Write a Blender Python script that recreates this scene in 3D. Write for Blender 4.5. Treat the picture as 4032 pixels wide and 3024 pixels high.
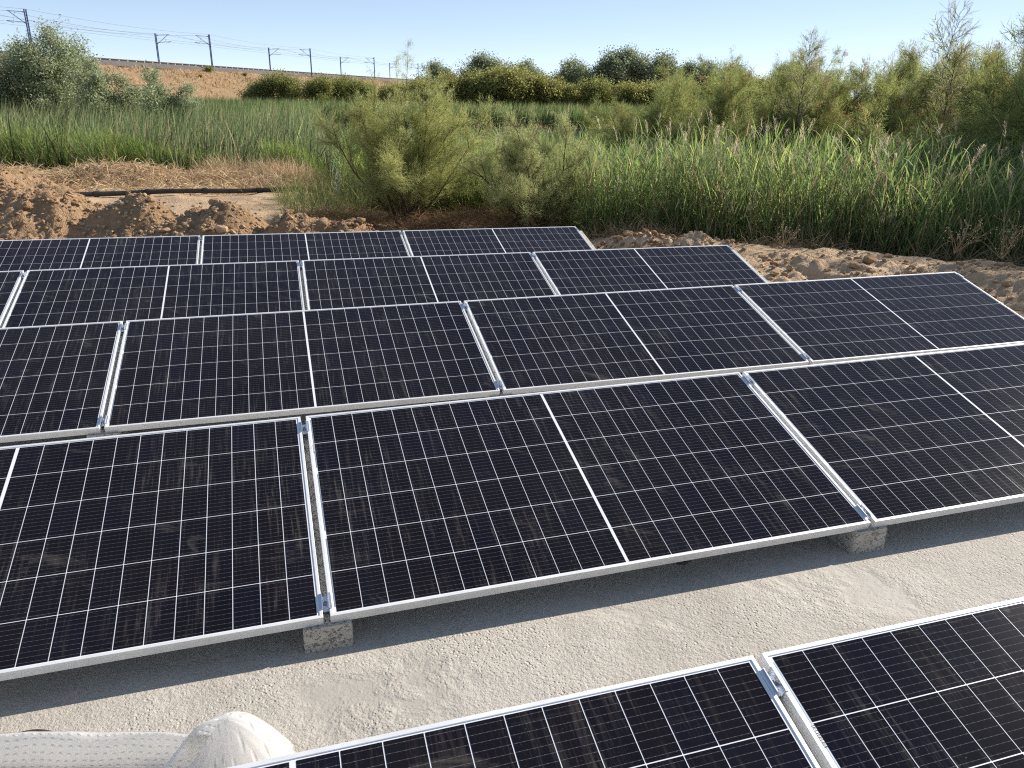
import bpy, math, random
import numpy as np
from mathutils import Matrix, Vector

for o in list(bpy.data.objects):
    bpy.data.objects.remove(o)
SC = bpy.context.scene
COL = SC.collection
rad = math.radians

# ------------------------------------------------------------------ camera
CAMZ = 1.635
cam_d = bpy.data.cameras.new('camera')
cam_d.sensor_width = 36.0
cam_d.lens = 36.0 * 3044.3 / 4032.0
cam_d.clip_start = 0.05
cam_d.clip_end = 6000
cam = bpy.data.objects.new('camera', cam_d)
COL.objects.link(cam)
PITCH, ROLL = 0.3589, 0.0182
fw = Vector((0, math.cos(PITCH), -math.sin(PITCH)))
up = Vector((0, math.sin(PITCH), math.cos(PITCH)))
rt = Vector((1, 0, 0))
r2 = rt * math.cos(ROLL) + up * math.sin(ROLL)
u2 = -rt * math.sin(ROLL) + up * math.cos(ROLL)
cam.matrix_world = Matrix(((r2.x, u2.x, -fw.x, 0), (r2.y, u2.y, -fw.y, 0), (r2.z, u2.z, -fw.z, CAMZ), (0, 0, 0, 1)))
SC.camera = cam

# ------------------------------------------------------------------ sky and sun
SUN_AZ, SUN_EL = rad(30.5), rad(31.0)      # azimuth measured from +X towards +Y
world = bpy.data.worlds.new('World')
SC.world = world
world.use_nodes = True
wn = world.node_tree
sky = wn.nodes.new('ShaderNodeTexSky')
sky.sky_type = 'NISHITA'
sky.sun_disc = False
sky.sun_elevation = SUN_EL
sky.sun_rotation = math.pi / 2 - SUN_AZ
sky.air_density = 0.40
sky.dust_density = 0.05
sky.ozone_density = 0.2
sky.altitude = 500
bg = wn.nodes['Background']
bg.inputs['Strength'].default_value = 0.145
hs = wn.nodes.new('ShaderNodeHueSaturation')
hs.inputs['Saturation'].default_value = 1.14
hs.inputs['Value'].default_value = 1.78
gm = wn.nodes.new('ShaderNodeGamma')
gm.inputs['Gamma'].default_value = 0.55
wn.links.new(sky.outputs[0], gm.inputs['Color'])
wn.links.new(gm.outputs[0], hs.inputs['Color'])
wn.links.new(hs.outputs[0], bg.inputs['Color'])
sun_d = bpy.data.lights.new('sun', 'SUN')
sun_d.energy = 5.0
sun_d.angle = rad(0.53)
sun_d.color = (1.0, 0.93, 0.83)
sun = bpy.data.objects.new('sun', sun_d)
COL.objects.link(sun)
SDIR = Vector((math.cos(SUN_AZ) * math.cos(SUN_EL), math.sin(SUN_AZ) * math.cos(SUN_EL), math.sin(SUN_EL)))
sun.rotation_euler = SDIR.to_track_quat('Z', 'Y').to_euler()
vs = SC.view_settings
vs.view_transform = 'Standard'
vs.look = 'None'
vs.gamma = 1.0
vs.use_curve_mapping = False
vs.exposure = 0.56
SC.cycles.use_denoising = False
SC.cycles.filter_width = 1.15
try:
    SC.cycles.sampling_pattern = 'BLUE_NOISE'
except Exception:
    pass
SC.cycles.sample_clamp_indirect = 3.0
SC.cycles.max_bounces = 7
SC.cycles.diffuse_bounces = 3
SC.cycles.glossy_bounces = 3
SC.cycles.transmission_bounces = 4

# ------------------------------------------------------------------ helpers
def link(o, parent=None):
    COL.objects.link(o)
    if parent is not None:
        o.parent = parent
    return o

def tag(o, label=None, cat=None, group=None, kind=None):
    if label: o['label'] = label
    if cat: o['category'] = cat
    if group: o['group'] = group
    if kind: o['kind'] = kind
    return o

def empty(name, loc=(0, 0, 0), rz=0.0, parent=None):
    o = bpy.data.objects.new(name, None)
    o.empty_display_size = 0.1
    o.location = loc
    o.rotation_euler = (0, 0, rz)
    return link(o, parent)

def copy_tree(o, parent=None):
    c = o.copy()
    COL.objects.link(c)
    c.parent = parent
    for ch in o.children:
        copy_tree(ch, c)
    return c

def np_mesh(name, V, F, cols=None, smooth=False):
    """V (n,3); F (m,k) with k = 3 or 4, or a list of such arrays"""
    me = bpy.data.meshes.new(name)
    if not isinstance(F, (list, tuple)):
        F = [F]
    F = [np.asarray(f, dtype=np.int32) for f in F if len(f)]
    V = np.asarray(V, dtype=np.float32)
    me.vertices.add(len(V))
    me.vertices.foreach_set('co', V.ravel())
    tot = np.concatenate([np.full(len(f), f.shape[1], np.int32) for f in F])
    idx = np.concatenate([f.ravel() for f in F])
    start = np.concatenate([[0], np.cumsum(tot)[:-1]]).astype(np.int32)
    me.loops.add(len(idx))
    me.loops.foreach_set('vertex_index', idx)
    me.polygons.add(len(tot))
    me.polygons.foreach_set('loop_start', start)
    me.polygons.foreach_set('loop_total', tot)
    me.polygons.foreach_set('use_smooth', np.full(len(tot), bool(smooth)))
    me.update(calc_edges=True)
    if cols is not None:
        ca = me.color_attributes.new('col', 'FLOAT_COLOR', 'POINT')
        c4 = np.ones((len(V), 4), np.float32)
        c4[:, :3] = cols
        ca.data.foreach_set('color', c4.ravel())
    me.validate()
    return me

class MB:
    """collects pieces that belong to one mesh"""
    def __init__(s):
        s.V, s.F4, s.F3, s.C, s.n = [], [], [], [], 0
    def add(s, V, F, col=None):
        V = np.asarray(V, float)
        F = np.asarray(F, int)
        (s.F4 if F.shape[1] == 4 else s.F3).append(F + s.n)
        s.V.append(V)
        if col is not None:
            s.C.append(np.broadcast_to(np.asarray(col, float), V.shape).copy())
        s.n += len(V)
        return s
    def box(s, lo, hi, col=None):
        x0, y0, z0 = lo; x1, y1, z1 = hi
        V = [(x0,y0,z0),(x1,y0,z0),(x1,y1,z0),(x0,y1,z0),(x0,y0,z1),(x1,y0,z1),(x1,y1,z1),(x0,y1,z1)]
        F = [(0,3,2,1),(4,5,6,7),(0,1,5,4),(1,2,6,5),(2,3,7,6),(3,0,4,7)]
        return s.add(V, F, col)
    def tube(s, P, R, sides=6, col=None, caps=True):
        P = np.asarray(P, float); n = len(P)
        R = np.broadcast_to(np.asarray(R, float), (n,))
        T = np.gradient(P, axis=0)
        T /= np.linalg.norm(T, axis=1)[:, None] + 1e-12
        ref = np.array([0, 0, 1.0]) if abs(T[0][2]) < 0.9 else np.array([1.0, 0, 0])
        A = np.cross(T, ref); A /= np.linalg.norm(A, axis=1)[:, None] + 1e-12
        B = np.cross(T, A)
        th = np.arange(sides) * 2 * np.pi / sides
        V = P[:, None, :] + R[:, None, None] * (np.cos(th)[None, :, None] * A[:, None, :] + np.sin(th)[None, :, None] * B[:, None, :])
        V = V.reshape(-1, 3)
        i = np.arange(n - 1)[:, None] * sides; j = np.arange(sides)[None, :]; k = (j + 1) % sides
        F = np.stack([i + j, i + sides + j, i + sides + k, i + k], -1).reshape(-1, 4)
        s.add(V, F, col)
        if caps:
            for e, q in ((0, 1), (n - 1, -1)):
                c = s.n
                Vc = np.vstack([P[e][None], V[e * sides:(e + 1) * sides]])
                Fc = np.array([(0, 1 + (t + 1) % sides, 1 + t) if q < 0 else (0, 1 + t, 1 + (t + 1) % sides) for t in range(sides)])
                s.add(Vc, Fc, col)
        return s
    def mesh(s, name, smooth=False):
        V = np.vstack(s.V)
        F = []
        if s.F4: F.append(np.vstack(s.F4))
        if s.F3: F.append(np.vstack(s.F3))
        C = np.vstack(s.C) if len(s.C) == len(s.V) else None
        return np_mesh(name, V, F, C, smooth)
    def build(s, name, mat, parent=None, smooth=False):
        return obj(name, s.mesh(name, smooth), mat, parent)

def obj(name, me, mat, parent=None):
    if mat is not None:
        me.materials.clear()
        me.materials.append(mat)
    o = bpy.data.objects.new(name, me)
    return link(o, parent)

# value-gradient noise -------------------------------------------------------
def _hash(ix, iy, iz, seed):
    h = (ix * 374761393 + iy * 668265263 + iz * 2147483647 + seed * 974711) & 0xffffffff
    h = ((h ^ (h >> 13)) * 1274126177) & 0xffffffff
    h = ((h ^ (h >> 16)) * 2246822519) & 0xffffffff
    return ((h ^ (h >> 15)) & 0xffffff) / float(0xffffff) * 2 - 1

def vnoise(x, y, z=0.0, seed=0):
    x = np.asarray(x, float); y = np.asarray(y, float); z = np.zeros_like(x) + z
    xi = np.floor(x).astype(np.int64); yi = np.floor(y).astype(np.int64); zi = np.floor(z).astype(np.int64)
    fx, fy, fz = x - xi, y - yi, z - zi
    sx, sy, sz = [t * t * t * (t * (t * 6 - 15) + 10) for t in (fx, fy, fz)]
    r = 0
    for a in (0, 1):
        for b in (0, 1):
            for c in (0, 1):
                w = (sx if a else 1 - sx) * (sy if b else 1 - sy) * (sz if c else 1 - sz)
                r = r + w * _hash(xi + a, yi + b, zi + c, seed)
    return r

def fbm(x, y, z=0.0, octv=4, gain=0.5, seed=0, ridged=False):
    r = 0; a = 1.0; f = 1.0
    for i in range(octv):
        n = vnoise(np.asarray(x) * f + 17.3 * i, np.asarray(y) * f - 9.1 * i, np.asarray(z) * f, seed + i)
        r = r + a * ((1 - 2 * np.abs(n)) if ridged else n)
        a *= gain; f *= 2.03
    return r

def sstep(a, b, x):
    t = np.clip((np.asarray(x, float) - a) / (b - a), 0, 1)
    return t * t * (3 - 2 * t)

# ------------------------------------------------------------------ materials
class NT:
    def __init__(s, name):
        m = bpy.data.materials.new(name)
        m.use_nodes = True
        s.m, s.t = m, m.node_tree
        s.t.nodes.clear()
        s.out = s.n('OutputMaterial')
    def n(s, typ, **kw):
        nd = s.t.nodes.new('ShaderNode' + typ)
        for k, v in kw.items():
            if k.startswith('i_'):
                nd.inputs[k[2:].replace('_', ' ')].default_value = v
            else:
                setattr(nd, k, v)
        return nd
    def l(s, a, b): s.t.links.new(a, b)
    def pos(s, rotz=0.0, scale=(1, 1, 1), kind='pos'):
        if kind == 'pos':
            src = s.n('NewGeometry').outputs['Position']
        else:
            src = s.n('TexCoord').outputs['Object']
        if rotz:                               # turn first, then stretch
            m0 = s.n('Mapping')
            m0.inputs['Rotation'].default_value = (0, 0, rotz)
            s.l(src, m0.inputs['Vector'])
            src = m0.outputs[0]
        mp = s.n('Mapping')
        mp.inputs['Scale'].default_value = scale
        s.l(src, mp.inputs['Vector'])
        return mp.outputs[0]
    def noise(s, vec, scale, detail=4, rough=0.55, dist=0.0):
        nd = s.n('TexNoise')
        nd.inputs['Scale'].default_value = scale
        nd.inputs['Detail'].default_value = detail
        nd.inputs['Roughness'].default_value = rough
        nd.inputs['Distortion'].default_value = dist
        s.l(vec, nd.inputs['Vector'])
        return nd.outputs['Fac']
    def vor(s, vec, scale, feature='F1', out='Distance', rnd=1.0):
        nd = s.n('TexVoronoi', feature=feature)
        nd.inputs['Scale'].default_value = scale
        nd.inputs['Randomness'].default_value = rnd
        s.l(vec, nd.inputs['Vector'])
        return nd.outputs[out]
    def ramp(s, fac, stops, interp='LINEAR'):
        nd = s.n('ValToRGB')
        cr = nd.color_ramp
        cr.interpolation = interp
        while len(cr.elements) < len(stops): cr.elements.new(0.5)
        for e, (p, c) in zip(cr.elements, stops):
            e.position = p
            e.color = (c, c, c, 1) if np.isscalar(c) else (*c, 1)
        s.l(fac, nd.inputs[0])
        return nd.outputs[0]
    def math(s, op, a, b=None, c=None, clamp=False):
        nd = s.n('Math', operation=op, use_clamp=clamp)
        for i, v in enumerate((a, b, c)):
            if v is None: continue
            if isinstance(v, (int, float)): nd.inputs[i].default_value = v
            else: s.l(v, nd.inputs[i])
        return nd.outputs[0]
    def mix(s, fac, a, b, blend='MIX'):
        nd = s.n('Mix', data_type='RGBA', blend_type=blend)
        for k, v in ((0, fac), (6, a), (7, b)):
            if isinstance(v, (int, float)): nd.inputs[k].default_value = v
            elif isinstance(v, tuple): nd.inputs[k].default_value = (*v, 1)
            else: s.l(v, nd.inputs[k])
        return nd.outputs[2]
    def bump(s, h, strength=0.5, dist=0.01, normal=None):
        nd = s.n('Bump')
        nd.inputs['Strength'].default_value = strength
        nd.inputs['Distance'].default_value = dist
        s.l(h, nd.inputs['Height'])
        if normal is not None: s.l(normal, nd.inputs['Normal'])
        return nd.outputs[0]
    def prin(s, color, rough=0.8, metal=0.0, spec=0.5, normal=None, **kw):
        nd = s.n('BsdfPrincipled')
        def put(k, v):
            if isinstance(v, (int, float)): nd.inputs[k].default_value = v
            elif isinstance(v, tuple): nd.inputs[k].default_value = (*v, 1) if len(v) == 3 else v
            else: s.l(v, nd.inputs[k])
        put('Base Color', color); put('Roughness', rough); put('Metallic', metal); put('Specular IOR Level', spec)
        for k, v in kw.items(): put(k.replace('_', ' '), v)
        if normal is not None: s.l(normal, nd.inputs['Normal'])
        return nd.outputs[0]
    def done(s, sh):
        s.l(sh, s.out.inputs['Surface'])
        return s.m

YAW = 0.302
M = {}

def make_materials():
    # rough float-finished concrete
    t = NT('concrete_slab')
    P = t.pos()
    big = t.noise(P, 0.9, 5, 0.65, 0.4)
    mid = t.noise(P, 7, 5, 0.65)
    grain = t.noise(P, 150, 4, 0.72)
    grain2 = t.noise(P, 60, 5, 0.7)
    pit1 = t.vor(P, 80, 'SMOOTH_F1')
    pitsel = t.ramp(t.noise(P, 3.2, 3, 0.6), [(0.42, 0.0), (0.62, 1.0)])
    patch = t.ramp(t.noise(P, 1.25, 5, 0.62, 0.6), [(0.55, 0.0), (0.63, 1.0)])   # smooth trowelled patches
    vd = t.n('VectorMath', operation='DISTANCE')
    mpd = t.n('Mapping'); mpd.inputs['Scale'].default_value = (1.0, 1.0, 1.0)
    t.l(t.n('NewGeometry').outputs['Position'], mpd.inputs[0]); t.l(mpd.outputs[0], vd.inputs[0])
    vd.inputs[1].default_value = (-0.36, 1.82, -0.05)
    dd = t.math('ADD', vd.outputs['Value'], t.math('MULTIPLY', t.math('SUBTRACT', t.noise(P, 4.5, 5, 0.62, 0.3), 0.5), 0.80))
    damp = t.ramp(dd, [(0.10, 1.0), (0.24, 0.0)])
    patch = t.math('MAXIMUM', patch, damp)
    rough_amt = t.math('SUBTRACT', 1.0, t.math('MULTIPLY', patch, 0.78))
    pits = t.math('MULTIPLY', t.ramp(pit1, [(0.10, 0.0), (0.34, 1.0)]), t.math('ADD', 0.25, pitsel))
    h = t.math('ADD', t.math('MULTIPLY', pits, 0.75), t.math('MULTIPLY', grain, 0.75))
    h = t.math('ADD', h, t.math('MULTIPLY', grain2, 1.5))
    h = t.math('MULTIPLY', h, rough_amt)
    h = t.math('ADD', h, t.math('MULTIPLY', mid, 0.9))
    streak = t.noise(t.pos(0.7, (80, 12, 12)), 1.0, 3, 0.6)
    h = t.math('ADD', h, t.math('MULTIPLY', t.math('MULTIPLY', streak, patch), 0.30))
    c = t.ramp(t.math('ADD', t.math('MULTIPLY', big, 0.65), t.math('MULTIPLY', mid, 0.35)),
               [(0.33, (0.43, 0.393, 0.335)), (0.46, (0.515, 0.475, 0.41)), (0.56, (0.56, 0.52, 0.455)), (0.68, (0.61, 0.57, 0.505))])
    c = t.mix(t.math('MULTIPLY', patch, 0.42), c, (0.42, 0.39, 0.345))
    c = t.mix(t.math('MULTIPLY', damp, 0.55), c, (0.35, 0.325, 0.285))
    stain = t.ramp(t.noise(P, 2.3, 6, 0.75, 1.0), [(0.60, 0.0), (0.72, 0.45)])
    c = t.mix(stain, c, (0.40, 0.355, 0.29))
    c = t.mix(t.ramp(grain2, [(0.32, 0.4), (0.5, 0.0)]), c, (0.33, 0.30, 0.255))
    M['slab'] = t.done(t.prin(c, 0.92, 0, 0.25, t.bump(h, 0.9, 0.0065)))

    # cast concrete of the supports
    t = NT('cast_concrete')
    P = t.pos()
    n1 = t.noise(P, 14, 5, 0.65); g = t.noise(P, 120, 3, 0.7); v = t.vor(P, 85)
    hole = t.ramp(t.noise(P, 75, 3, 0.65, 1.2), [(0.36, 0.0), (0.45, 1.0)])
    c = t.ramp(n1, [(0.3, (0.44, 0.41, 0.36)), (0.7, (0.58, 0.545, 0.485))])
    c = t.mix(t.math('MULTIPLY', t.math('SUBTRACT', 1.0, hole), 0.75), c, (0.15, 0.13, 0.11))
    h = t.math('ADD', t.math('MULTIPLY', hole, 1.0), t.math('MULTIPLY', g, 0.4))
    M['block'] = t.done(t.prin(c, 0.95, 0, 0.2, t.bump(h, 0.8, 0.006)))

    # aluminium
    t = NT('anodised_aluminium')
    P = t.pos()
    n1 = t.noise(P, 6, 4, 0.6)
    c = t.ramp(n1, [(0.3, (0.80, 0.79, 0.77)), (0.7, (0.86, 0.855, 0.84))])
    dirt = t.ramp(t.noise(t.pos(-YAW, (9, 30, 30)), 1.0, 5, 0.7), [(0.58, 0.0), (0.75, 0.55)])
    c = t.mix(dirt, c, (0.62, 0.55, 0.45))
    r = t.ramp(n1, [(0.3, 0.38), (0.7, 0.5)])
    M['alu'] = t.done(t.prin(c, r, 0.25, 0.5))
    t = NT('clamp_metal')
    M['clamp'] = t.done(t.prin((0.70, 0.73, 0.78), 0.32, 0.85, 0.5))
    t = NT('steel_bolt')
    M['bolt'] = t.done(t.prin((0.42, 0.41, 0.40), 0.3, 1.0, 0.5))

    # dust that lies on all the module glass: shared group of nodes
    def dust(t):
        A = t.pos(-YAW, (70, 4.0, 4.0))        # streaks running down the slope
        B = t.pos(-YAW, (3.0, 40, 40))         # smears across
        Pw = t.pos(-YAW, (1, 1, 1))
        film = t.noise(Pw, 1.3, 4, 0.6)
        s1 = t.ramp(t.noise(A, 1.0, 6, 0.75), [(0.52, 0.0), (0.74, 1.0)])
        s2 = t.ramp(t.noise(B, 1.0, 5, 0.72), [(0.60, 0.0), (0.82, 1.0)])
        zone = t.ramp(t.noise(Pw, 1.7, 4, 0.65, 1.2), [(0.40, 0.06), (0.66, 1.0)])
        spots = t.ramp(t.vor(Pw, 26), [(0.0, 1.0), (0.055, 0.0)])
        spotsel = t.ramp(t.noise(Pw, 7, 2), [(0.55, 0.0), (0.6, 1.0)])
        smear = t.ramp(t.noise(t.pos(-YAW + 0.5, (2.2, 7, 7)), 1.0, 6, 0.7, 1.5), [(0.60, 0.0), (0.74, 1.0)])
        f = t.math('MULTIPLY', t.math('ADD', t.math('MULTIPLY', s1, 0.19), t.math('MULTIPLY', s2, 0.15)), zone)
        f = t.math('ADD', f, t.math('MULTIPLY', smear, 0.11))
        f = t.math('ADD', f, t.math('MULTIPLY', t.math('MULTIPLY', spots, spotsel), 0.45))
        f = t.math('ADD', f, t.math('MULTIPLY', t.math('MULTIPLY', film, film), 0.034))
        grit = t.ramp(t.noise(Pw, 240, 2, 0.6), [(0.66, 0.0), (0.74, 1.0)])
        f = t.math('ADD', f, t.math('MULTIPLY', t.math('MULTIPLY', grit, zone), 0.14))
        return t.math('MINIMUM', f, 0.6)

    t = NT('silicon_cell')
    co = t.n('TexCoord').outputs['Object']
    sp = t.n('SeparateXYZ'); t.l(co, sp.inputs[0])
    # nine busbars per cell, printed lines running along the row
    yb = t.math('MULTIPLY', sp.outputs['Y'], 9 / 0.1656)
    tri = t.math('ABSOLUTE', t.math('SUBTRACT', t.math('FRACT', yb), 0.5))
    bar = t.ramp(tri, [(0.0, 1.0), (0.026, 1.0), (0.038, 0.0)])
    xb = t.math('FRACT', t.math('MULTIPLY', sp.outputs['X'], 5 / 0.0824))
    pad = t.ramp(t.math('ABSOLUTE', t.math('SUBTRACT', xb, 0.5)), [(0.0, 1.0), (0.08, 1.0), (0.10, 0.0)])
    bar = t.math('MULTIPLY', bar, t.math('ADD', 0.38, t.math('MULTIPLY', pad, 0.55)))
    oi = t.n('ObjectInfo').outputs['Random']
    base = t.ramp(oi, [(0.0, (0.0032, 0.0030, 0.0078)), (0.5, (0.0045, 0.0036, 0.0074)), (1.0, (0.0036, 0.0036, 0.0105))])
    c = t.mix(t.math('MULTIPLY', bar, 0.32), base, (0.45, 0.45, 0.46))
    d = dust(t)
    c = t.mix(d, c, (0.44, 0.385, 0.32))
    M['cell'] = t.done(t.prin(c, t.math('ADD', 0.13, t.math('MULTIPLY', d, 0.6)), 0, 0.11))
    t = NT('backsheet')
    d = dust(t)
    c = t.mix(t.math('MULTIPLY', d, 1.0), (0.80, 0.80, 0.82), (0.58, 0.52, 0.45))
    M['sheet'] = t.done(t.prin(c, 0.3, 0, 0.35))
    t = NT('ribbon_metal')
    M['ribbon'] = t.done(t.prin((0.38, 0.43, 0.48), 0.35, 0.6, 0.5))
    t = NT('barcode_print')
    co = t.pos(0, (1, 1, 1), 'obj')
    b = t.ramp(t.noise(t.pos(0, (0.001, 520, 1), 'obj'), 1.0, 0), [(0.5, (0.04, 0.04, 0.04)), (0.51, (0.8, 0.8, 0.8))], 'CONSTANT')
    M['barcode'] = t.done(t.prin(b, 0.5, 0, 0.3))

    # earth
    def earth(name, c0, c1, c2, bs=1.0, peb=0.5):
        t = NT(name)
        P = t.pos()
        n1 = t.noise(P, 0.9, 5, 0.65); n2 = t.noise(P, 7, 6, 0.7); n3 = t.noise(P, 45, 4, 0.7)
        v = t.vor(P, 22); v2 = t.vor(P, 60)
        f = t.math('ADD', t.math('MULTIPLY', n1, 0.5), t.math('MULTIPLY', n2, 0.5))
        c = t.ramp(f, [(0.32, c0), (0.5, c1), (0.68, c2)])
        stone = t.ramp(v, [(0.0, 1.0), (0.16, 0.0)])
        sel = t.ramp(t.noise(P, 9, 2), [(0.52, 0.0), (0.58, 1.0)])
        c = t.mix(t.math('MULTIPLY', t.math('MULTIPLY', stone, sel), peb), c, (0.50, 0.42, 0.32))
        h = t.math('ADD', t.math('MULTIPLY', n2, 1.0), t.math('MULTIPLY', n3, 0.5))
        h = t.math('SUBTRACT', h, t.math('MULTIPLY', v, 0.5))
        h = t.math('SUBTRACT', h, t.math('MULTIPLY', v2, 0.35))
        return t.done(t.prin(c, 0.97, 0, 0.12, t.bump(h, 0.9, 0.035 * bs)))
    M['dirt'] = earth('excavated_earth', (0.24, 0.148, 0.08), (0.34, 0.22, 0.125), (0.45, 0.31, 0.185))
    M['soil'] = earth('dry_soil', (0.37, 0.25, 0.15), (0.47, 0.335, 0.21), (0.55, 0.41, 0.27), 0.6, 0.3)
    M['track'] = M['soil']
    M['dryslope'] = earth('dry_grass_slope', (0.33, 0.215, 0.12), (0.43, 0.295, 0.165), (0.51, 0.375, 0.22), 4.0, 0.1)
    M['ballast'] = earth('rail_ballast', (0.12, 0.105, 0.095), (0.18, 0.16, 0.145), (0.26, 0.235, 0.21), 3.0, 0.2)
    t = NT('clod')
    P = t.pos()
    oi = t.n('ObjectInfo').outputs['Random']
    c = t.ramp(t.math('ADD', t.math('MULTIPLY', oi, 0.6), t.math('MULTIPLY', t.noise(P, 9, 4), 0.4)), [(0.15, (0.26, 0.16, 0.087)), (0.55, (0.38, 0.25, 0.145)), (0.9, (0.50, 0.37, 0.24))])
    M['clod'] = t.done(t.prin(c, 0.97, 0, 0.1, t.bump(t.noise(P, 50, 4, 0.7), 0.7, 0.02)))

    t = NT('pond_water')
    P = t.pos()
    M['water'] = t.done(t.prin((0.035, 0.06, 0.055), 0.06, 0, 0.5, t.bump(t.noise(P, 2.5, 3), 0.15, 0.03)))

    # leaf type materials driven by the plant's own colour attribute
    def leaf(name, trans=0.4, rough=0.55, spec=0.25, gain=1.0):
        t = NT(name)
        a = t.n('Attribute', attribute_name='col').outputs['Color']
        pr = t.prin(a, rough, 0, spec)
        tr = t.n('BsdfTranslucent')
        tc = t.n('HueSaturation')
        tc.inputs['Saturation'].default_value = 1.05
        tc.inputs['Value'].default_value = 1.55
        tc.inputs['Hue'].default_value = 0.491
        t.l(a, tc.inputs['Color'])
        t.l(tc.outputs[0], tr.inputs['Color'])
        mx = t.n('MixShader')
        mx.inputs[0].default_value = trans
        t.l(pr, mx.inputs[1]); t.l(tr.outputs[0], mx.inputs[2])
        return t.done(mx.outputs[0])
    M['reed'] = leaf('reed_leaf', 0.52, 0.5, 0.22)
    M['straw'] = leaf('dry_straw', 0.2, 0.7, 0.15)
    M['tam'] = leaf('tamarisk_foliage', 0.48, 0.7, 0.1)
    M['leaf'] = leaf('broad_leaf', 0.45, 0.5, 0.3)
    def bark(name, c0, c1):
        t = NT(name)
        P = t.pos(0, (1, 1, 0.3))
        n = t.noise(P, 30, 4, 0.7)
        return t.done(t.prin(t.ramp(n, [(0.3, c0), (0.7, c1)]), 0.9, 0, 0.15, t.bump(n, 0.5, 0.01)))
    M['bark'] = bark('tamarisk_bark', (0.055, 0.035, 0.025), (0.13, 0.085, 0.06))
    M['palebark'] = bark('poplar_bark', (0.20, 0.18, 0.15), (0.34, 0.31, 0.27))
    t = NT('black_pipe')
    P = t.pos()
    c = t.ramp(t.noise(P, 3, 4, 0.7), [(0.4, (0.012, 0.012, 0.013)), (0.75, (0.06, 0.052, 0.045))])
    M['pipe'] = t.done(t.prin(c, 0.45, 0, 0.5))
    t = NT('mast_blue')
    M['mast'] = t.done(t.prin((0.035, 0.065, 0.17), 0.5, 0.2, 0.4))
    t = NT('cable')
    M['cable'] = t.done(t.prin((0.20, 0.22, 0.25), 0.5, 0.5, 0.5))
    t = NT('rail_steel')
    M['rail'] = t.done(t.prin((0.22, 0.15, 0.11), 0.5, 0.6, 0.5))
    t = NT('sleeper_concrete')
    M['sleeper'] = t.done(t.prin((0.42, 0.40, 0.37), 0.9, 0, 0.2))
    # polyethylene foam sheet with rows of tiny bubbles
    t = NT('foam_sheet')
    uv = t.n('TexCoord').outputs['UV']
    mp = t.n('Mapping'); mp.inputs['Scale'].default_value = (1, 1, 1); t.l(uv, mp.inputs[0])
    v = t.vor(mp.outputs[0], 44, rnd=0.12)
    n = t.noise(mp.outputs[0], 26, 4, 0.6)
    bub = t.ramp(v, [(0.0, 1.0), (0.30, 0.0)])
    h = t.math('ADD', t.math('MULTIPLY', bub, 0.8), t.math('MULTIPLY', n, 0.35))
    bp = t.bump(h, 0.8, 0.006)
    pr = t.prin((0.90, 0.895, 0.885), 0.16, 0, 0.6, bp)
    tr = t.n('BsdfTranslucent'); tr.inputs['Color'].default_value = (0.95, 0.93, 0.90, 1); t.l(bp, tr.inputs['Normal'])
    mx = t.n('MixShader'); mx.inputs[0].default_value = 0.58
    t.l(pr, mx.inputs[1]); t.l(tr.outputs[0], mx.inputs[2])
    M['foam'] = t.done(mx.outputs[0])
    t = NT('brown_strap')
    M['strap'] = t.done(t.prin((0.10, 0.06, 0.045), 0.5, 0, 0.4))
make_materials()

# ------------------------------------------------------------------ site frame of reference
A0 = 0.3041                                    # direction of the panel rows
UX, UY = math.cos(A0), math.sin(A0)
SLOPE = -0.0294                                # fall of the slab away from the viewer
def sd(s, d):                                  # row coordinates -> world xy
    return s * UX - d * UY, s * UY + d * UX
def to_sd(x, y):
    return x * UX + y * UY, -x * UY + y * UX
def slab_z(x, y):
    return SLOPE * (-x * UY + y * UX)

def shore(x):                                  # where the ground starts to fall towards the pond
    xs = [-60, -13, -9, -5.8, -4.5, -2, 0.2, 1.0, 1.9, 2.8, 4.0, 5.0, 6.5, 9, 14, 60]
    ys = [23.0, 22.0, 21.2, 20.6, 17.0, 13.6, 13.0, 10.9, 10.4, 9.75, 9.35, 8.75, 8.4, 8.0, 7.6, 7.6]
    return np.interp(x, xs, ys)
def ground(x, y, detail=True):
    x = np.asarray(x, float); y = np.asarray(y, float)
    sh = shore(x)
    q = y - sh
    g = -0.36 - 0.02 * np.clip(y - 10, 0, 12)
    # spoil bank along the right side between slab and reeds
    right = sstep(0.4, 2.0, x)
    bank = np.exp(-((q + 0.55) / 0.75) ** 2)
    g = g + right * (bank * (0.15 + 0.04 * np.sin(x * 1.7)) + 0.17 * sstep(-4, -1, q))
    g = g - (0.55 + 0.25 * right) * sstep(0.0, 2.6, q)
    # pond basin
    pond = sstep(0, 3, x + 11.5 + 0.12 * (y - 25)) * sstep(23, 27, y) * sstep(77, 71, y) * sstep(0, 4, 4 + 0.35 * (y - 20) - x)
    g = g - 0.9 * pond
    g = np.where(y > 60, g + 0.45 * sstep(72, 80, y), g)
    if detail:
        nearw = sstep(60, 22, y)
        g = g + nearw * (0.045 * fbm(x * 1.3, y * 1.3, 0, 4, 0.55, 3) + 0.022 * right * sstep(1.5, -0.2, q) * fbm(x * 6, y * 6, 0, 4, 0.6, 8))
    return g

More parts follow.
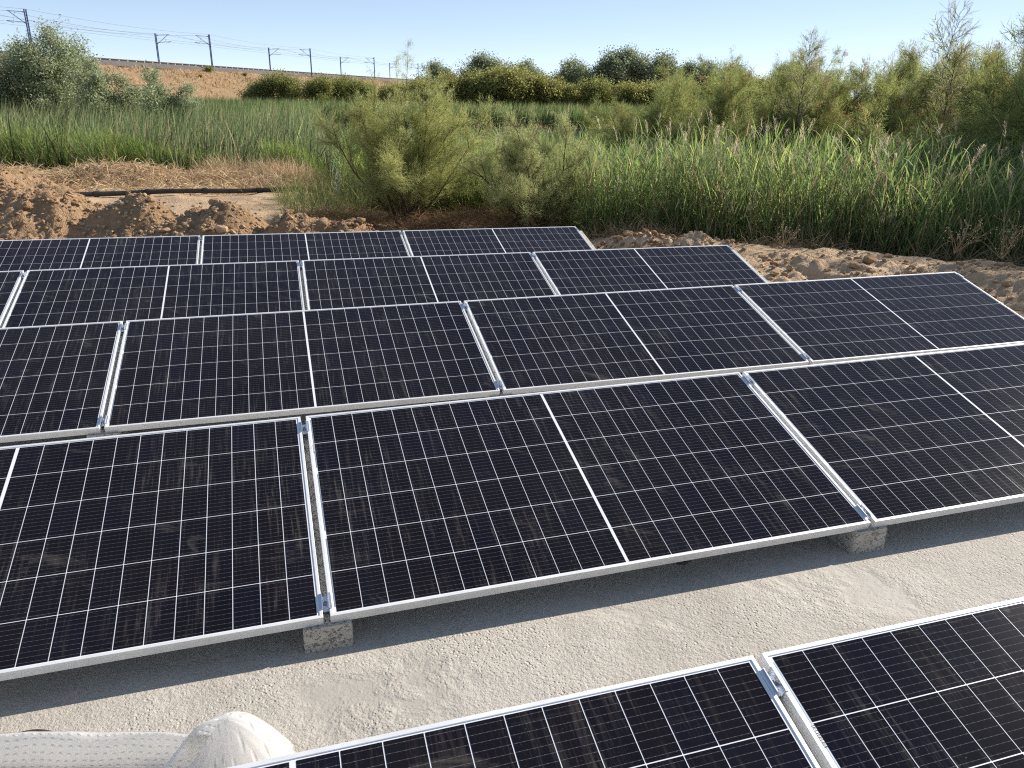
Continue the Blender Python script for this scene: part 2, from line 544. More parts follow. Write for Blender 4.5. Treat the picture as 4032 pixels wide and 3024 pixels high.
def build_ground():
    # fine sheet close by, coarse sheet out to the horizon, one mesh
    xs = np.concatenate([[-2500, -900, -400, -200, -110, -70, -45, -32, -24, -19], np.arange(-16, 10.01, 0.07), [11, 13, 16, 22, 32, 50, 90, 180, 400, 900, 2500]])
    ys = np.concatenate([[-300, -80, -30, -12, -5, 0, 3], np.arange(5, 24.01, 0.07), np.arange(25, 34, 1.0), np.arange(34, 90, 3.0), [95, 110, 140, 190, 260, 400, 700, 1500, 4000]])
    X, Y = np.meshgrid(xs, ys)
    Z = ground(X, Y)
    s, d = to_sd(X, Y)
    # keep the earth below the concrete slab
    under = (s > -9.3) & (s < edge_s(d) - 0.05) & (d < 8.95) & (d > -5)
    Z = np.where(under, np.minimum(Z, SLOPE * d - 0.22), Z)
    n, m = X.shape
    V = np.stack([X, Y, Z], -1).reshape(-1, 3)
    i = np.arange(n - 1)[:, None] * m; j = np.arange(m - 1)[None, :]
    F = np.stack([i + j, i + j + 1, i + m + j + 1, i + m + j], -1).reshape(-1, 4)
    o = obj('ground', np_mesh('ground', V, F, smooth=True), M['soil'])
    tag(o, kind='structure')
def edge_s(d):                                 # right edge of the slab, skewed like the ends of the rows
    return np.interp(d, [-5, 0, 4.0, 9.2], [8.2, 7.4, 5.75, 3.65])
build_ground()

def build_slab():
    mb = MB()
    ds = np.linspace(-4.5, 9.0, 46)
    top, bot = [], []
    nx = 30
    for d in ds:
        e = float(edge_s(d))
        for k in range(nx + 1):
            s = -9.2 + (e + 9.2) * k / nx
            x, y = sd(s, d)
            top.append((x, y, SLOPE * d)); bot.append((x, y, SLOPE * d - 0.16))
    n = len(top); w = nx + 1
    F = []
    for i in range(len(ds) - 1):
        for k in range(nx):
            a = i * w + k
            F.append((a, a + 1, a + w + 1, a + w))
    for k in range(nx):
        F.append((k + 1, k, n + k, n + k + 1))
        a = (len(ds) - 1) * w + k
        F.append((a, a + 1, n + a + 1, n + a))
    for i in range(len(ds) - 1):
        a = i * w; F.append((a, a + w, n + a + w, n + a))
        a = i * w + nx; F.append((a + w, a, n + a, n + a + w))
    mb.add(top + bot, F)
    tag(mb.build('concrete_slab', M['slab']), kind='structure')
build_slab()

# water
wv = [(-40, 20, -1.37), (60, 20, -1.37), (60, 80, -1.37), (-40, 80, -1.37)]
tag(obj('pond_water', np_mesh('pond_water', wv, np.array([[0, 1, 2, 3]])), M['water']), kind='structure')

# ------------------------------------------------------------------ solar panels
PW, PD, PT = 2.094, 1.038, 0.035
CX, CY, CG = 0.0824, 0.1656, 0.0029
ROWS = [  # d, s, yaw, rise along the row, dz, tilt, gap
    (0.2429, 1.0174, 0.3040, 0.0, 0.0, 0.2812, 0.0232),
    (2.1269, 0.0730, 0.3053, 0.0051, -0.0067, 0.2807, 0.0223),
    (4.0475, -0.9000, 0.2982, 0.0015, -0.0009, 0.2814, 0.0227),
    (5.9560, -1.8982, 0.2951, -0.0038, 0.0067, 0.2849, 0.0249),
    (7.7825, -0.7025, 0.3006, -0.0073, -0.0046, 0.2787, 0.0242)]
PANELS = {0: (0, 1), 1: (0, 1, 2), 2: (0, 1, 2, 3), 3: (0, 1, 2, 3), 4: (0, 1, 2)}
ORD = ['nearest', 'second', 'third', 'fourth', 'farthest']

def row_frame(i):
    d, s, aa, k, z0, tt, gg = ROWS[i]
    u = Vector((math.cos(aa), math.sin(aa), k)).normalized()
    v = Vector((-math.sin(aa), math.cos(aa), 0))
    x, y = sd(s, d)
    P0 = Vector((x, y, CAMZ - 1.505 + SLOPE * d + z0))
    vt = v * math.cos(tt) + Vector((0, 0, math.sin(tt)))
    n = u.cross(vt).normalized()
    vt = n.cross(u).normalized()
    return P0, u, vt, n, gg

def row_matrix(i, along):
    """frame whose origin is the lower front corner of a module at distance `along` from module 1"""
    P0, u, vt, n, gg = row_frame(i)
    o = P0 + u * along - n * PT
    return Matrix(((u.x, vt.x, n.x, o.x), (u.y, vt.y, n.y, o.y), (u.z, vt.z, n.z, o.z), (0, 0, 0, 1)))

def rail_mesh(L, name):
    """frame rail along +X, outer face at y = 0, mitred ends; grooved outer face and raised lip"""
    prof = [(0.030, 0.0), (0.0, 0.0), (0.0, 0.0062), (0.0009, 0.0068), (0.0009, 0.0078), (0.0, 0.0084), (0.0, 0.0136), (0.0009, 0.0142), (0.0009, 0.0152), (0.0, 0.0158),
            (0.0, 0.0210), (0.0009, 0.0216), (0.0009, 0.0226), (0.0, 0.0232), (0.0, 0.0342), (0.0008, 0.035), (0.0098, 0.035), (0.0106, 0.0344), (0.0106, 0.0318), (0.0015, 0.0310), (0.0015, 0.0015), (0.030, 0.0015)]
    n = len(prof)
    V = [(y, y, z) for y, z in prof] + [(L - y, y, z) for y, z in prof]
    F = [(k, (k + 1) % n, n + (k + 1) % n, n + k) for k in range(n)]
    return np_mesh(name, V, np.array(F))

RAIL_L, RAIL_S = rail_mesh(PW, 'frame_rail_long'), rail_mesh(PD, 'frame_rail_short')
for me in (RAIL_L, RAIL_S): me.materials.append(M['alu'])
CELL = np_mesh('cell', [(0.0006,0,0),(CX-0.0006,0,0),(CX,0.0006,0),(CX,CY-0.0006,0),(CX-0.0006,CY,0),(0.0006,CY,0),(0,CY-0.0006,0),(0,0.0006,0)] +
               [(0.0006,0,0.0005),(CX-0.0006,0,0.0005),(CX,0.0006,0.0005),(CX,CY-0.0006,0.0005),(CX-0.0006,CY,0.0005),(0.0006,CY,0.0005),(0,CY-0.0006,0.0005),(0,0.0006,0.0005)],
               [np.array([(8,9,10,15),(15,10,11,14),(14,11,12,13)]), np.array([(k,(k+1)%8,8+(k+1)%8,8+k) for k in range(8)])])
CELL.materials.append(M['cell'])
ZS = 0.0322
SHEET = MB().box((0.004, 0.004, 0.0282), (PW - 0.004, PD - 0.004, ZS)).mesh('backsheet')
SHEET.materials.append(M['sheet'])
RIB = MB().box((0, 0, 0), (0.0035, 0.30, 0.0004)).mesh('connecting_ribbon'); RIB.materials.append(M['ribbon'])
BAR = MB().box((0, 0, 0), (0.007, 0.052, 0.0004)).mesh('barcode_label'); BAR.materials.append(M['barcode'])
JBOX = MB().box((-0.03, -0.045, -0.016), (0.03, 0.045, 0)).mesh('junction_box'); JBOX.materials.append(M['pipe'])
HALF = 12 * CX + 11 * CG
MIDG = 0.013
X0 = (PW - 2 * HALF - MIDG) / 2 + 0.0015
Y0 = (PD - 6 * CY - 5 * CG) / 2

def add(name, me, parent, loc=(0, 0, 0), rz=0.0):
    o = bpy.data.objects.new(name, me)
    o.location = loc
    o.rotation_euler = (0, 0, rz)
    COL.objects.link(o)
    o.parent = parent
    return o

def make_panel(mat4, label):
    e = empty('solar_panel')
    e.matrix_world = mat4
    tag(e, label, 'solar panel', 'solar panels mounted in rows')
    add('frame_rail', RAIL_L, e, (0, 0, 0), 0)
    add('frame_rail', RAIL_S, e, (PW, 0, 0), math.pi / 2)
    add('frame_rail', RAIL_L, e, (PW, PD, 0), math.pi)
    add('frame_rail', RAIL_S, e, (0, PD, 0), -math.pi / 2)
    sh = add('backsheet', SHEET, e)
    for k in range(3):
        add('connecting_ribbon', RIB, sh, (0.0165, 0.035 + k * 0.338, ZS + 0.0001))
    add('barcode_label', BAR, sh, (0.0135, 0.80, ZS + 0.0006))
    for h in range(3):
        add('junction_box', JBOX, e, (PW / 2 + (h - 1) * 0.6, PD / 2, 0.0280))
    for half in (0, 1):
        for cx in range(12):
            for cy in range(6):
                add('cell', CELL, e, (X0 + half * (HALF + MIDG) + cx * (CX + CG), Y0 + cy * (CY + CG), ZS + 0.0001))
    return e

PLABEL = {
    (0, 0): 'dark solar panel with white grid in the nearest row, beside the white foam sheet',
    (0, 1): 'dark solar panel filling the bottom right corner, right one of the nearest row',
    (1, 0): 'dark solar panel cut by the left picture edge in the second row from the viewer',
    (1, 1): 'large dark solar panel in the middle of the second row, between two concrete blocks',
    (1, 2): 'dark solar panel at the right end of the second row, catching pinkish glare',
    (2, 0): 'leftmost solar panel of the third row, mostly cut by the picture edge',
    (2, 1): 'dusty solar panel second from the left in the third row',
    (2, 2): 'solar panel third from the left in the third row',
    (2, 3): 'rightmost solar panel of the third row, next to the bare earth bank',
    (3, 0): 'sliver of the leftmost solar panel in the fourth row at the picture edge',
    (3, 1): 'solar panel second from the left in the fourth row',
    (3, 2): 'solar panel third from the left in the fourth row',
    (3, 3): 'rightmost solar panel of the fourth row, pointing at the earth bank',
    (4, 0): 'leftmost solar panel of the farthest row, in front of the brown earth heaps',
    (4, 1): 'middle solar panel of the farthest row, in front of the small earth heaps',
    (4, 2): 'rightmost solar panel of the farthest row, below the two feathery shrubs'}
for r, ks in PANELS.items():
    gg = ROWS[r][6]
    for k in ks:
        make_panel(row_matrix(r, (k - 1) * (PW + gg)), PLABEL[(r, k)])

# clamps -----------------------------------------------------------------
def clamp_meshes(gap):
    w = gap / 2 - 0.0006
    L = 0.031
    z0 = PT + 0.0006
    prof = [(-w - 0.0095, z0), (-w - 0.0095, z0 + 0.0026), (-w - 0.001, z0 + 0.0026), (-w - 0.001, z0 + 0.0085), (-w + 0.0020, z0 + 0.0085), (-w + 0.0020, PT - 0.013),
            (w - 0.0020, PT - 0.013), (w - 0.0020, z0 + 0.0085), (w + 0.001, z0 + 0.0085), (w + 0.001, z0 + 0.0026), (w + 0.0095, z0 + 0.0026), (w + 0.0095, z0),
            (w, z0), (w, PT - 0.0155), (-w, PT - 0.0155), (-w, z0)]
    n = len(prof)
    V = [(x, -L, z) for x, z in prof] + [(x, L, z) for x, z in prof]
    F4 = [(k, n + k, n + (k + 1) % n, (k + 1) % n) for k in range(n)]
    # end caps from quads of the profile
    cap = [(0, 1, 2, 15), (2, 3, 4, 15), (4, 5, 14, 15), (5, 6, 13, 14), (6, 7, 12, 13), (7, 8, 9, 12), (9, 10, 11, 12)]
    F4 += [tuple(reversed(c)) for c in cap] + [tuple(n + q for q in c) for c in cap]
    body = np_mesh('clamp_body', V, np.array(F4)); body.materials.append(M['clamp'])
    mb = MB()
    th = np.arange(16) * 2 * math.pi / 16
    R = [(0.0066, 0.0), (0.0066, 0.0065), (0.0058, 0.0074), (0.0034, 0.0074), (0.0034, 0.0030), (0.0001, 0.0030)]
    Vb = np.array([(r * math.cos(a), r * math.sin(a), PT - 0.0129 + z) for r, z in R for a in th])
    i = np.arange(len(R) - 1)[:, None] * 16; j = np.arange(16)[None, :]; k = (j + 1) % 16
    mb.add(Vb, np.stack([i + j, i + k, i + 16 + k, i + 16 + j], -1).reshape(-1, 4))
    bolt = mb.mesh('bolt'); bolt.materials.append(M['bolt'])
    return body, bolt

def end_clamp_meshes():
    L = 0.031; z0 = PT + 0.0006
    prof = [(-0.0095, z0), (-0.0095, z0 + 0.003), (0.004, z0 + 0.003), (0.004, 0.003), (0.026, 0.003), (0.026, 0.0), (0.001, 0.0), (0.001, z0)]
    n = len(prof)
    V = [(x, -L, z) for x, z in prof] + [(x, L, z) for x, z in prof]
    F4 = [(k, n + k, n + (k + 1) % n, (k + 1) % n) for k in range(n)]
    cap = [(0, 1, 2, 7), (2, 3, 6, 7), (3, 4, 5, 6)]
    F4 += [tuple(reversed(c)) for c in cap] + [tuple(n + q for q in c) for c in cap]
    body = np_mesh('clamp_body', V, np.array(F4)); body.materials.append(M['clamp'])
    return body

NUM = ['first', 'second', 'third', 'fourth', 'fifth']
end_body = end_clamp_meshes()
for r, ks in PANELS.items():
    d, s, aa, kk, z0, tt, gg = ROWS[r]
    body, bolt = clamp_meshes(gg)
    joints = [k for k in ks if k > 0] + ([max(ks) + 1] if r in (2, 3, 4) else [])
    for q, k in enumerate(joints):
        last = r in (2, 3, 4) and k == max(ks) + 1
        along = (k - 1) * (PW + gg) - (gg if last else gg / 2)
        if not last:
            where = 'between %s and %s panels, %s row' % (NUM[k - 1], NUM[k], ORD[r])
        else:
            where = 'right end of the %s row' % ORD[r]
        for edge, yy in (('front', 0.062), ('back', PD - 0.072)):
            if r == 0 and edge == 'front': continue
            e = empty('panel_clamp')
            e.matrix_world = row_matrix(r, along) @ Matrix.Translation((0, yy, 0))
            tag(e, 'aluminium clamp near the %s edge, %s' % (edge, where), 'clamp', 'panel clamps')
            if last:
                add('clamp_body', end_body, e)
            else:
                add('clamp_body', body, e)
                add('bolt', bolt, e)
        # support block -------------------------------------------------
        w = 0.0775
        m4 = row_matrix(r, along)
        P0 = m4.translation
        u = m4.to_3x3().col[0]; vt = m4.to_3x3().col[1]; nn = m4.to_3x3().col[2]
        uh = Vector((u.x, u.y, 0)).normalized(); vh = Vector((vt.x, vt.y, 0)).normalized()
        mb = MB()
        ny, nx, nz = 22, 5, 5
        rng = np.random.default_rng(100 * r + k)
        ys = np.concatenate([[-0.016, -0.010], np.linspace(0, 0.92, ny - 4), [0.945, 0.951]])
        def pt(a, yv, c):                      # a in -1..1 across, c in 0..1 up
            base = P0 + uh * (a * w) + vh * yv
            zt = P0.z + vt.z / max(1e-6, math.hypot(vt.x, vt.y)) * max(yv, 0.0) + u.z * a * w - 0.0008
            zb = slab_z(base.x, base.y)
            return (base.x, base.y, zb + (zt - zb) * c)
        loop = [(-1, 0.0), (-1, 0.04), (-1, 0.5), (-1, 0.93), (-0.93, 1.0), (-0.4, 1.0), (0.4, 1.0), (0.93, 1.0), (1, 0.93), (1, 0.5), (1, 0.04), (1, 0.0)]
        V = []
        for iy, yv in enumerate(ys):
            sh = 0.93 if iy in (0, len(ys) - 1) else 1.0
            for a, c in loop:
                cc = min(c, 1.0)
                p = pt(a * sh, yv, cc)
                V.append(p)
        n = len(loop)
        F = []
        for iy in range(len(ys) - 1):
            for q2 in range(n - 1):
                a = iy * n + q2
                F.append((a, a + n, a + n + 1, a + 1))
        mb.add(V, F)
        for iy, flip in ((0, False), (len(ys) - 1, True)):
            b = iy * n
            caps = [(b + t, b + t + 1, b + n - 2 - t, b + n - 1 - t) for t in range(n // 2 - 1)]
            Fc = [c if not flip else tuple(reversed(c)) for c in caps]
            mb.F4.append(np.array(Fc))
        o = mb.build('support_block', M['block'])
        if last:
            lab = 'sloped concrete support block under the free right end of the %s row' % ORD[r]
        else:
            lab = 'concrete support block under the joint of %s and %s panels, %s row' % (NUM[k - 1], NUM[k], ORD[r])
        tag(o, lab, 'concrete block', 'concrete support blocks')
#PART2

# ------------------------------------------------------------------ earth heaps
def ico(sub=1):
    t = (1 + 5 ** 0.5) / 2
    V = np.array([(-1,t,0),(1,t,0),(-1,-t,0),(1,-t,0),(0,-1,t),(0,1,t),(0,-1,-t),(0,1,-t),(t,0,-1),(t,0,1),(-t,0,-1),(-t,0,1)], float)
    F = [(0,11,5),(0,5,1),(0,1,7),(0,7,10),(0,10,11),(1,5,9),(5,11,4),(11,10,2),(10,7,6),(7,1,8),(3,9,4),(3,4,2),(3,2,6),(3,6,8),(3,8,9),(4,9,5),(2,4,11),(6,2,10),(8,6,7),(9,8,1)]
    V /= np.linalg.norm(V[0])
    for _ in range(sub):
        cache = {}; V = list(V); G = []
        def mid(a, b):
            k = (min(a, b), max(a, b))
            if k not in cache:
                m = V[a] + V[b]; V.append(m / np.linalg.norm(m)); cache[k] = len(V) - 1
            return cache[k]
        for a, b, c in F:
            ab, bc, ca = mid(a, b), mid(b, c), mid(c, a)
            G += [(a, ab, ca), (b, bc, ab), (c, ca, bc), (ab, bc, ca)]
        F = G; V = np.array(V)
    return np.array(V), np.array(F)
ICO0, ICO1 = ico(0), ico(1)

def clod_verts(rng, base=ICO1):
    V = base[0].copy()
    sc = np.array([1.0, rng.uniform(0.6, 0.95), rng.uniform(0.45, 0.8)])
    o = rng.uniform(0, 50, 3)
    n = vnoise(V[:, 0] * 1.3 + o[0], V[:, 1] * 1.3 + o[1], V[:, 2] * 1.3 + o[2], 5)
    n2 = vnoise(V[:, 0] * 3 + o[0], V[:, 1] * 3 + o[1], V[:, 2] * 3 + o[2], 9)
    return V * sc * (1 + 0.38 * n + 0.18 * n2)[:, None]
_rng = np.random.default_rng(5)
CLODS = []
for k in range(7):
    me = np_mesh('clod', clod_verts(_rng), ICO1[1]); me.materials.append(M['clod']); CLODS.append(me)

def mound(name, label, cx, cy, rx, ry, h, rot, seed, nclod, nsmall, material='dirt', cat='earth heap', group='earth heaps behind the panels', res=0.032, rough=1.0):
    rng = np.random.default_rng(seed)
    n1, n2 = int(2 * rx * 1.25 / res), int(2 * ry * 1.25 / res)
    a = np.linspace(-1.25, 1.25, n1); b = np.linspace(-1.25, 1.25, n2)
    A, B = np.meshgrid(a, b)
    c, s = math.cos(rot), math.sin(rot)
    wob = 1 + 0.22 * vnoise(A * 1.6 + seed, B * 1.6, 0, seed)
    def hfun(A, B):
        lx, ly = A * rx, B * ry
        X = cx + lx * c - ly * s; Y = cy + lx * s + ly * c
        wob = 1 + 0.25 * vnoise(A * 1.6 + seed, B * 1.6, 0, seed)
        r = np.sqrt(A * A + B * B) * wob
        prof = np.clip(1 - r, -0.12, 1) ** 1.0
        prof = np.where(r < 1, (1 - r) * 0.45 + 0.55 * (np.cos(np.clip(r, 0, 1) * np.pi) * 0.5 + 0.5), (1 - r) * 0.5)
        amp = sstep(1.2, 0.85, r)
        z = h * prof * (1 + 0.3 * fbm(X * 1.1, Y * 1.1, 0, 2, 0.5, seed + 3))
        z = z + amp * rough * (0.055 * fbm(X * 3.2, Y * 3.2, 0, 3, 0.55, seed + 11) + 0.035 * np.abs(fbm(X * 6, Y * 6, 0, 4, 0.62, seed + 4)) + 0.026 * np.maximum(0, fbm(X * 14, Y * 14, 0, 3, 0.6, seed + 7)))
        return X, Y, ground(X, Y) - 0.015 + np.where(r < 1.0, z, z - 0.10 * (r - 1))
    X, Y, Z = hfun(A, B)
    V = np.stack([X - cx, Y - cy, Z], -1).reshape(-1, 3)
    gz = float(ground(cx, cy))
    V[:, 2] -= gz
    n, m = X.shape
    i = np.arange(n - 1)[:, None] * m; j = np.arange(m - 1)[None, :]
    F = np.stack([i + j, i + j + 1, i + m + j + 1, i + m + j], -1).reshape(-1, 4)
    e = empty(name, (cx, cy, gz))
    tag(e, label, cat, group)
    obj('soil_body', np_mesh('soil_body', V, F, smooth=True), M[material], e)
    for k in range(nclod):
        rr = math.sqrt(rng.uniform(0, 1)) * 0.95; th = rng.uniform(0, 2 * math.pi)
        A1, B1 = rr * math.cos(th), rr * math.sin(th)
        x, y, z = [float(q) for q in hfun(np.array([A1]), np.array([B1]))]
        sz = 0.030 + 0.055 * rng.random() ** 3
        o = add('clod', CLODS[rng.integers(len(CLODS))], e, (x - cx, y - cy, z - gz + sz * 0.25), rng.uniform(0, 6))
        o.scale = (sz, sz, sz)
    if nsmall:
        mb = MB()
        rr = np.sqrt(rng.uniform(0, 1, nsmall)) * 1.1; th = rng.uniform(0, 2 * np.pi, nsmall)
        x, y, z = hfun(rr * np.cos(th), rr * np.sin(th))
        sz = (0.007 + 0.034 * rng.random(nsmall) ** 2.2)[:, None, None]
        Vk = ICO0[0][None] * rng.uniform(0.55, 1.25, (nsmall, 12, 1)) * sz * np.stack([np.ones(nsmall), rng.uniform(.6, 1, nsmall), rng.uniform(.5, .9, nsmall)], -1)[:, None, :]
        Vk = Vk + np.stack([x - cx, y - cy, z - gz + 0.2 * sz[:, 0, 0]], -1)[:, None, :]
        mb.add(Vk.reshape(-1, 3), (ICO0[1][None] + 12 * np.arange(nsmall)[:, None, None]).reshape(-1, 3))
        tag(mb.build('small_clods', M['clod'], e), kind='stuff')
    return e

HM = 'brown earth heap'
mound('earth_heap', 'tall brown earth heap at the left picture edge behind the farthest panel row', -8.4, 12.3, 2.2, 1.5, 0.80, 0.2, 11, 45, 2000)
mound('earth_heap', 'cloddy brown earth heap second from the left picture edge, dark side to the left', -6.55, 10.9, 1.45, 0.95, 0.56, 0.3, 12, 45, 1800)
mound('earth_heap', 'brown earth heap full of clods in front of the left end of the black pipe', -5.3, 10.9, 1.35, 0.9, 0.50, 0.1, 13, 45, 1800)
mound('earth_heap', 'peaked brown earth heap behind the left and middle panels of the farthest row', -4.1, 10.6, 1.3, 0.85, 0.53, 0.2, 14, 40, 1680)
mound('earth_heap', 'smaller peaked earth heap behind the middle panel of the farthest row', -2.95, 10.5, 1.0, 0.7, 0.45, 0.1, 15, 32, 1280)
mound('earth_heap', 'lowest small earth heap, left of the feathery shrubs', -2.12, 10.35, 0.7, 0.5, 0.36, 0.2, 16, 22, 720)
mound('earth_heap', 'far earth heap at the left picture edge below the reeds', -11.2, 16.3, 1.7, 1.3, 0.55, 0.2, 17, 24, 700)
mound('earth_heap', 'pale crumbly earth heap right of the farthest panel row, left of the reed foot', 1.45, 9.75, 0.75, 0.42, 0.07, 0.1, 18, 20, 700, 'soil', res=0.025, rough=0.7)
mound('earth_heap', 'small pale earth heap at the foot of the reeds above the fourth row end', 2.35, 9.65, 0.42, 0.28, 0.08, 0.3, 19, 10, 100, 'soil', res=0.022)
mound('earth_bank', 'long pale earth bank between the fourth row end and the dark reeds', 3.55, 8.35, 1.45, 0.6, 0.12, -0.25, 20, 26, 350, 'soil', 'earth bank', res=0.028, rough=0.45)
mound('earth_bank', 'pale lumpy earth bank at the right picture edge beside the third row end', 5.35, 7.5, 1.3, 0.75, 0.12, -0.45, 21, 26, 320, 'soil', 'earth bank', res=0.028, rough=0.45)

# loose clods on the flat soil around
mb = MB()
rng = np.random.default_rng(77)
for k in range(1600):
    x = rng.uniform(-9, 6.5); y = rng.uniform(6.5, 15.5)
    if y > shore(x) + 0.2: continue
    s_, d_ = to_sd(x, y)
    if s_ < edge_s(d_) + 0.03 and d_ < 9.1: continue
    sz = 0.008 + 0.035 * rng.random() ** 3
    z = float(ground(x, y))
    mb.add(ICO0[0] * rng.uniform(0.6, 1.2, (12, 1)) * sz * np.array([1, .8, .7]) + np.array([x, y, z + sz * 0.2]), ICO0[1])
tag(mb.build('loose_clods', M['clod']), 'loose brown clods scattered over the bare soil', 'soil crumbs', kind='stuff')

# ------------------------------------------------------------------ black pipe
px0, px1 = np.array([-10.2, 14.95]), np.array([-3.6, 18.25])
tt = np.linspace(0, 1, 40)
PX = px0[0] + (px1[0] - px0[0]) * tt; PY = px0[1] + (px1[1] - px0[1]) * tt + 0.10 * np.sin(tt * 5)
PZ = ground(PX, PY, False) + 0.10 + 0.012 * np.sin(tt * 17)
pe = empty('black_pipe', (0, 0, 0))
tag(pe, 'long black plastic pipe lying on the bare soil in front of the reeds', 'pipe')
MB().tube(np.stack([PX, PY, PZ - 0.012], -1), 0.050, 10).build('pipe_run', M['pipe'], pe, True)
for k in (5, 10, 15, 21, 27, 33):
    p = np.array([PX[k], PY[k], PZ[k]]); q = np.array([PX[k + 1], PY[k + 1], PZ[k + 1]])
    dd = (q - p) / np.linalg.norm(q - p)
    MB().tube([p - [0, 0, 0.012], p + dd * 0.05 - [0, 0, 0.012], p + dd * 0.10 - [0, 0, 0.012]], [0.059, 0.062, 0.059], 12).build('coupling', M['pipe'], pe, True)

# ------------------------------------------------------------------ plants: ribbon machinery
def ribbons(base, az, el, L, W, curl, nseg, col, twist=None, tipcol=None, taper=1.0):
    """N blades; returns V, F, C"""
    N = len(az)
    t = np.linspace(0, 1, nseg + 1)
    e = el[:, None] - curl[:, None] * (t[None, :] ** 1.4)
    ds = L[:, None] / nseg
    em = 0.5 * (e[:, 1:] + e[:, :-1])
    r = np.concatenate([np.zeros((N, 1)), np.cumsum(np.cos(em) * ds, 1)], 1)
    z = np.concatenate([np.zeros((N, 1)), np.cumsum(np.sin(em) * ds, 1)], 1)
    ca, sa = np.cos(az)[:, None], np.sin(az)[:, None]
    C = np.stack([base[:, 0:1] + r * ca, base[:, 1:2] + r * sa, base[:, 2:3] + z], -1)
    if twist is None: twist = np.zeros(N)
    # side vector: horizontal, tilted about the blade by twist
    nx = np.stack([-np.sin(e) * ca, -np.sin(e) * sa, np.cos(e)], -1)
    sv = np.stack([-sa + 0 * e, ca + 0 * e, 0 * e], -1)
    S = sv * np.cos(twist)[:, None, None] + nx * np.sin(twist)[:, None, None]
    wp = np.minimum(1.0, 0.45 + 2.5 * t) * np.clip(1 - t ** (2.2 * taper), 0.04, 1)
    w = 0.5 * W[:, None] * wp[None, :]
    V = np.stack([C - S * w[..., None], C + S * w[..., None]], 2).reshape(-1, 3)
    b = (np.arange(N) * (nseg + 1) * 2)[:, None] + 2 * np.arange(nseg)[None, :]
    F = np.stack([b, b + 1, b + 3, b + 2], -1).reshape(-1, 4)
    if tipcol is None: tipcol = col
    CC = col[:, None, :] * (1 - t[None, :, None]) + tipcol[:, None, :] * t[None, :, None]
    CC = np.repeat(CC[:, :, None, :], 2, 2).reshape(-1, 3)
    return V, F, CC

def palette(rng, N, cols, jit=0.15):
    cols = np.array(cols)
    i = rng.integers(0, len(cols), N); j = rng.integers(0, len(cols), N); f = rng.random((N, 1))
    return (cols[i] * f + cols[j] * (1 - f)) * rng.uniform(1 - jit, 1 + jit, (N, 1))

G_REED = [(0.145, 0.225, 0.085), (0.195, 0.28, 0.10), (0.28, 0.36, 0.125), (0.095, 0.155, 0.07)]
G_CAT = [(0.115, 0.155, 0.065), (0.15, 0.19, 0.085), (0.215, 0.255, 0.12), (0.085, 0.115, 0.05)]
G_DRY = [(0.40, 0.32, 0.19), (0.33, 0.26, 0.16), (0.27, 0.21, 0.13)]
G_STEM = [(0.20, 0.19, 0.10), (0.26, 0.22, 0.13), (0.15, 0.17, 0.07)]
G_PLUME = [(0.41, 0.355, 0.24), (0.35, 0.305, 0.21), (0.48, 0.425, 0.29)]

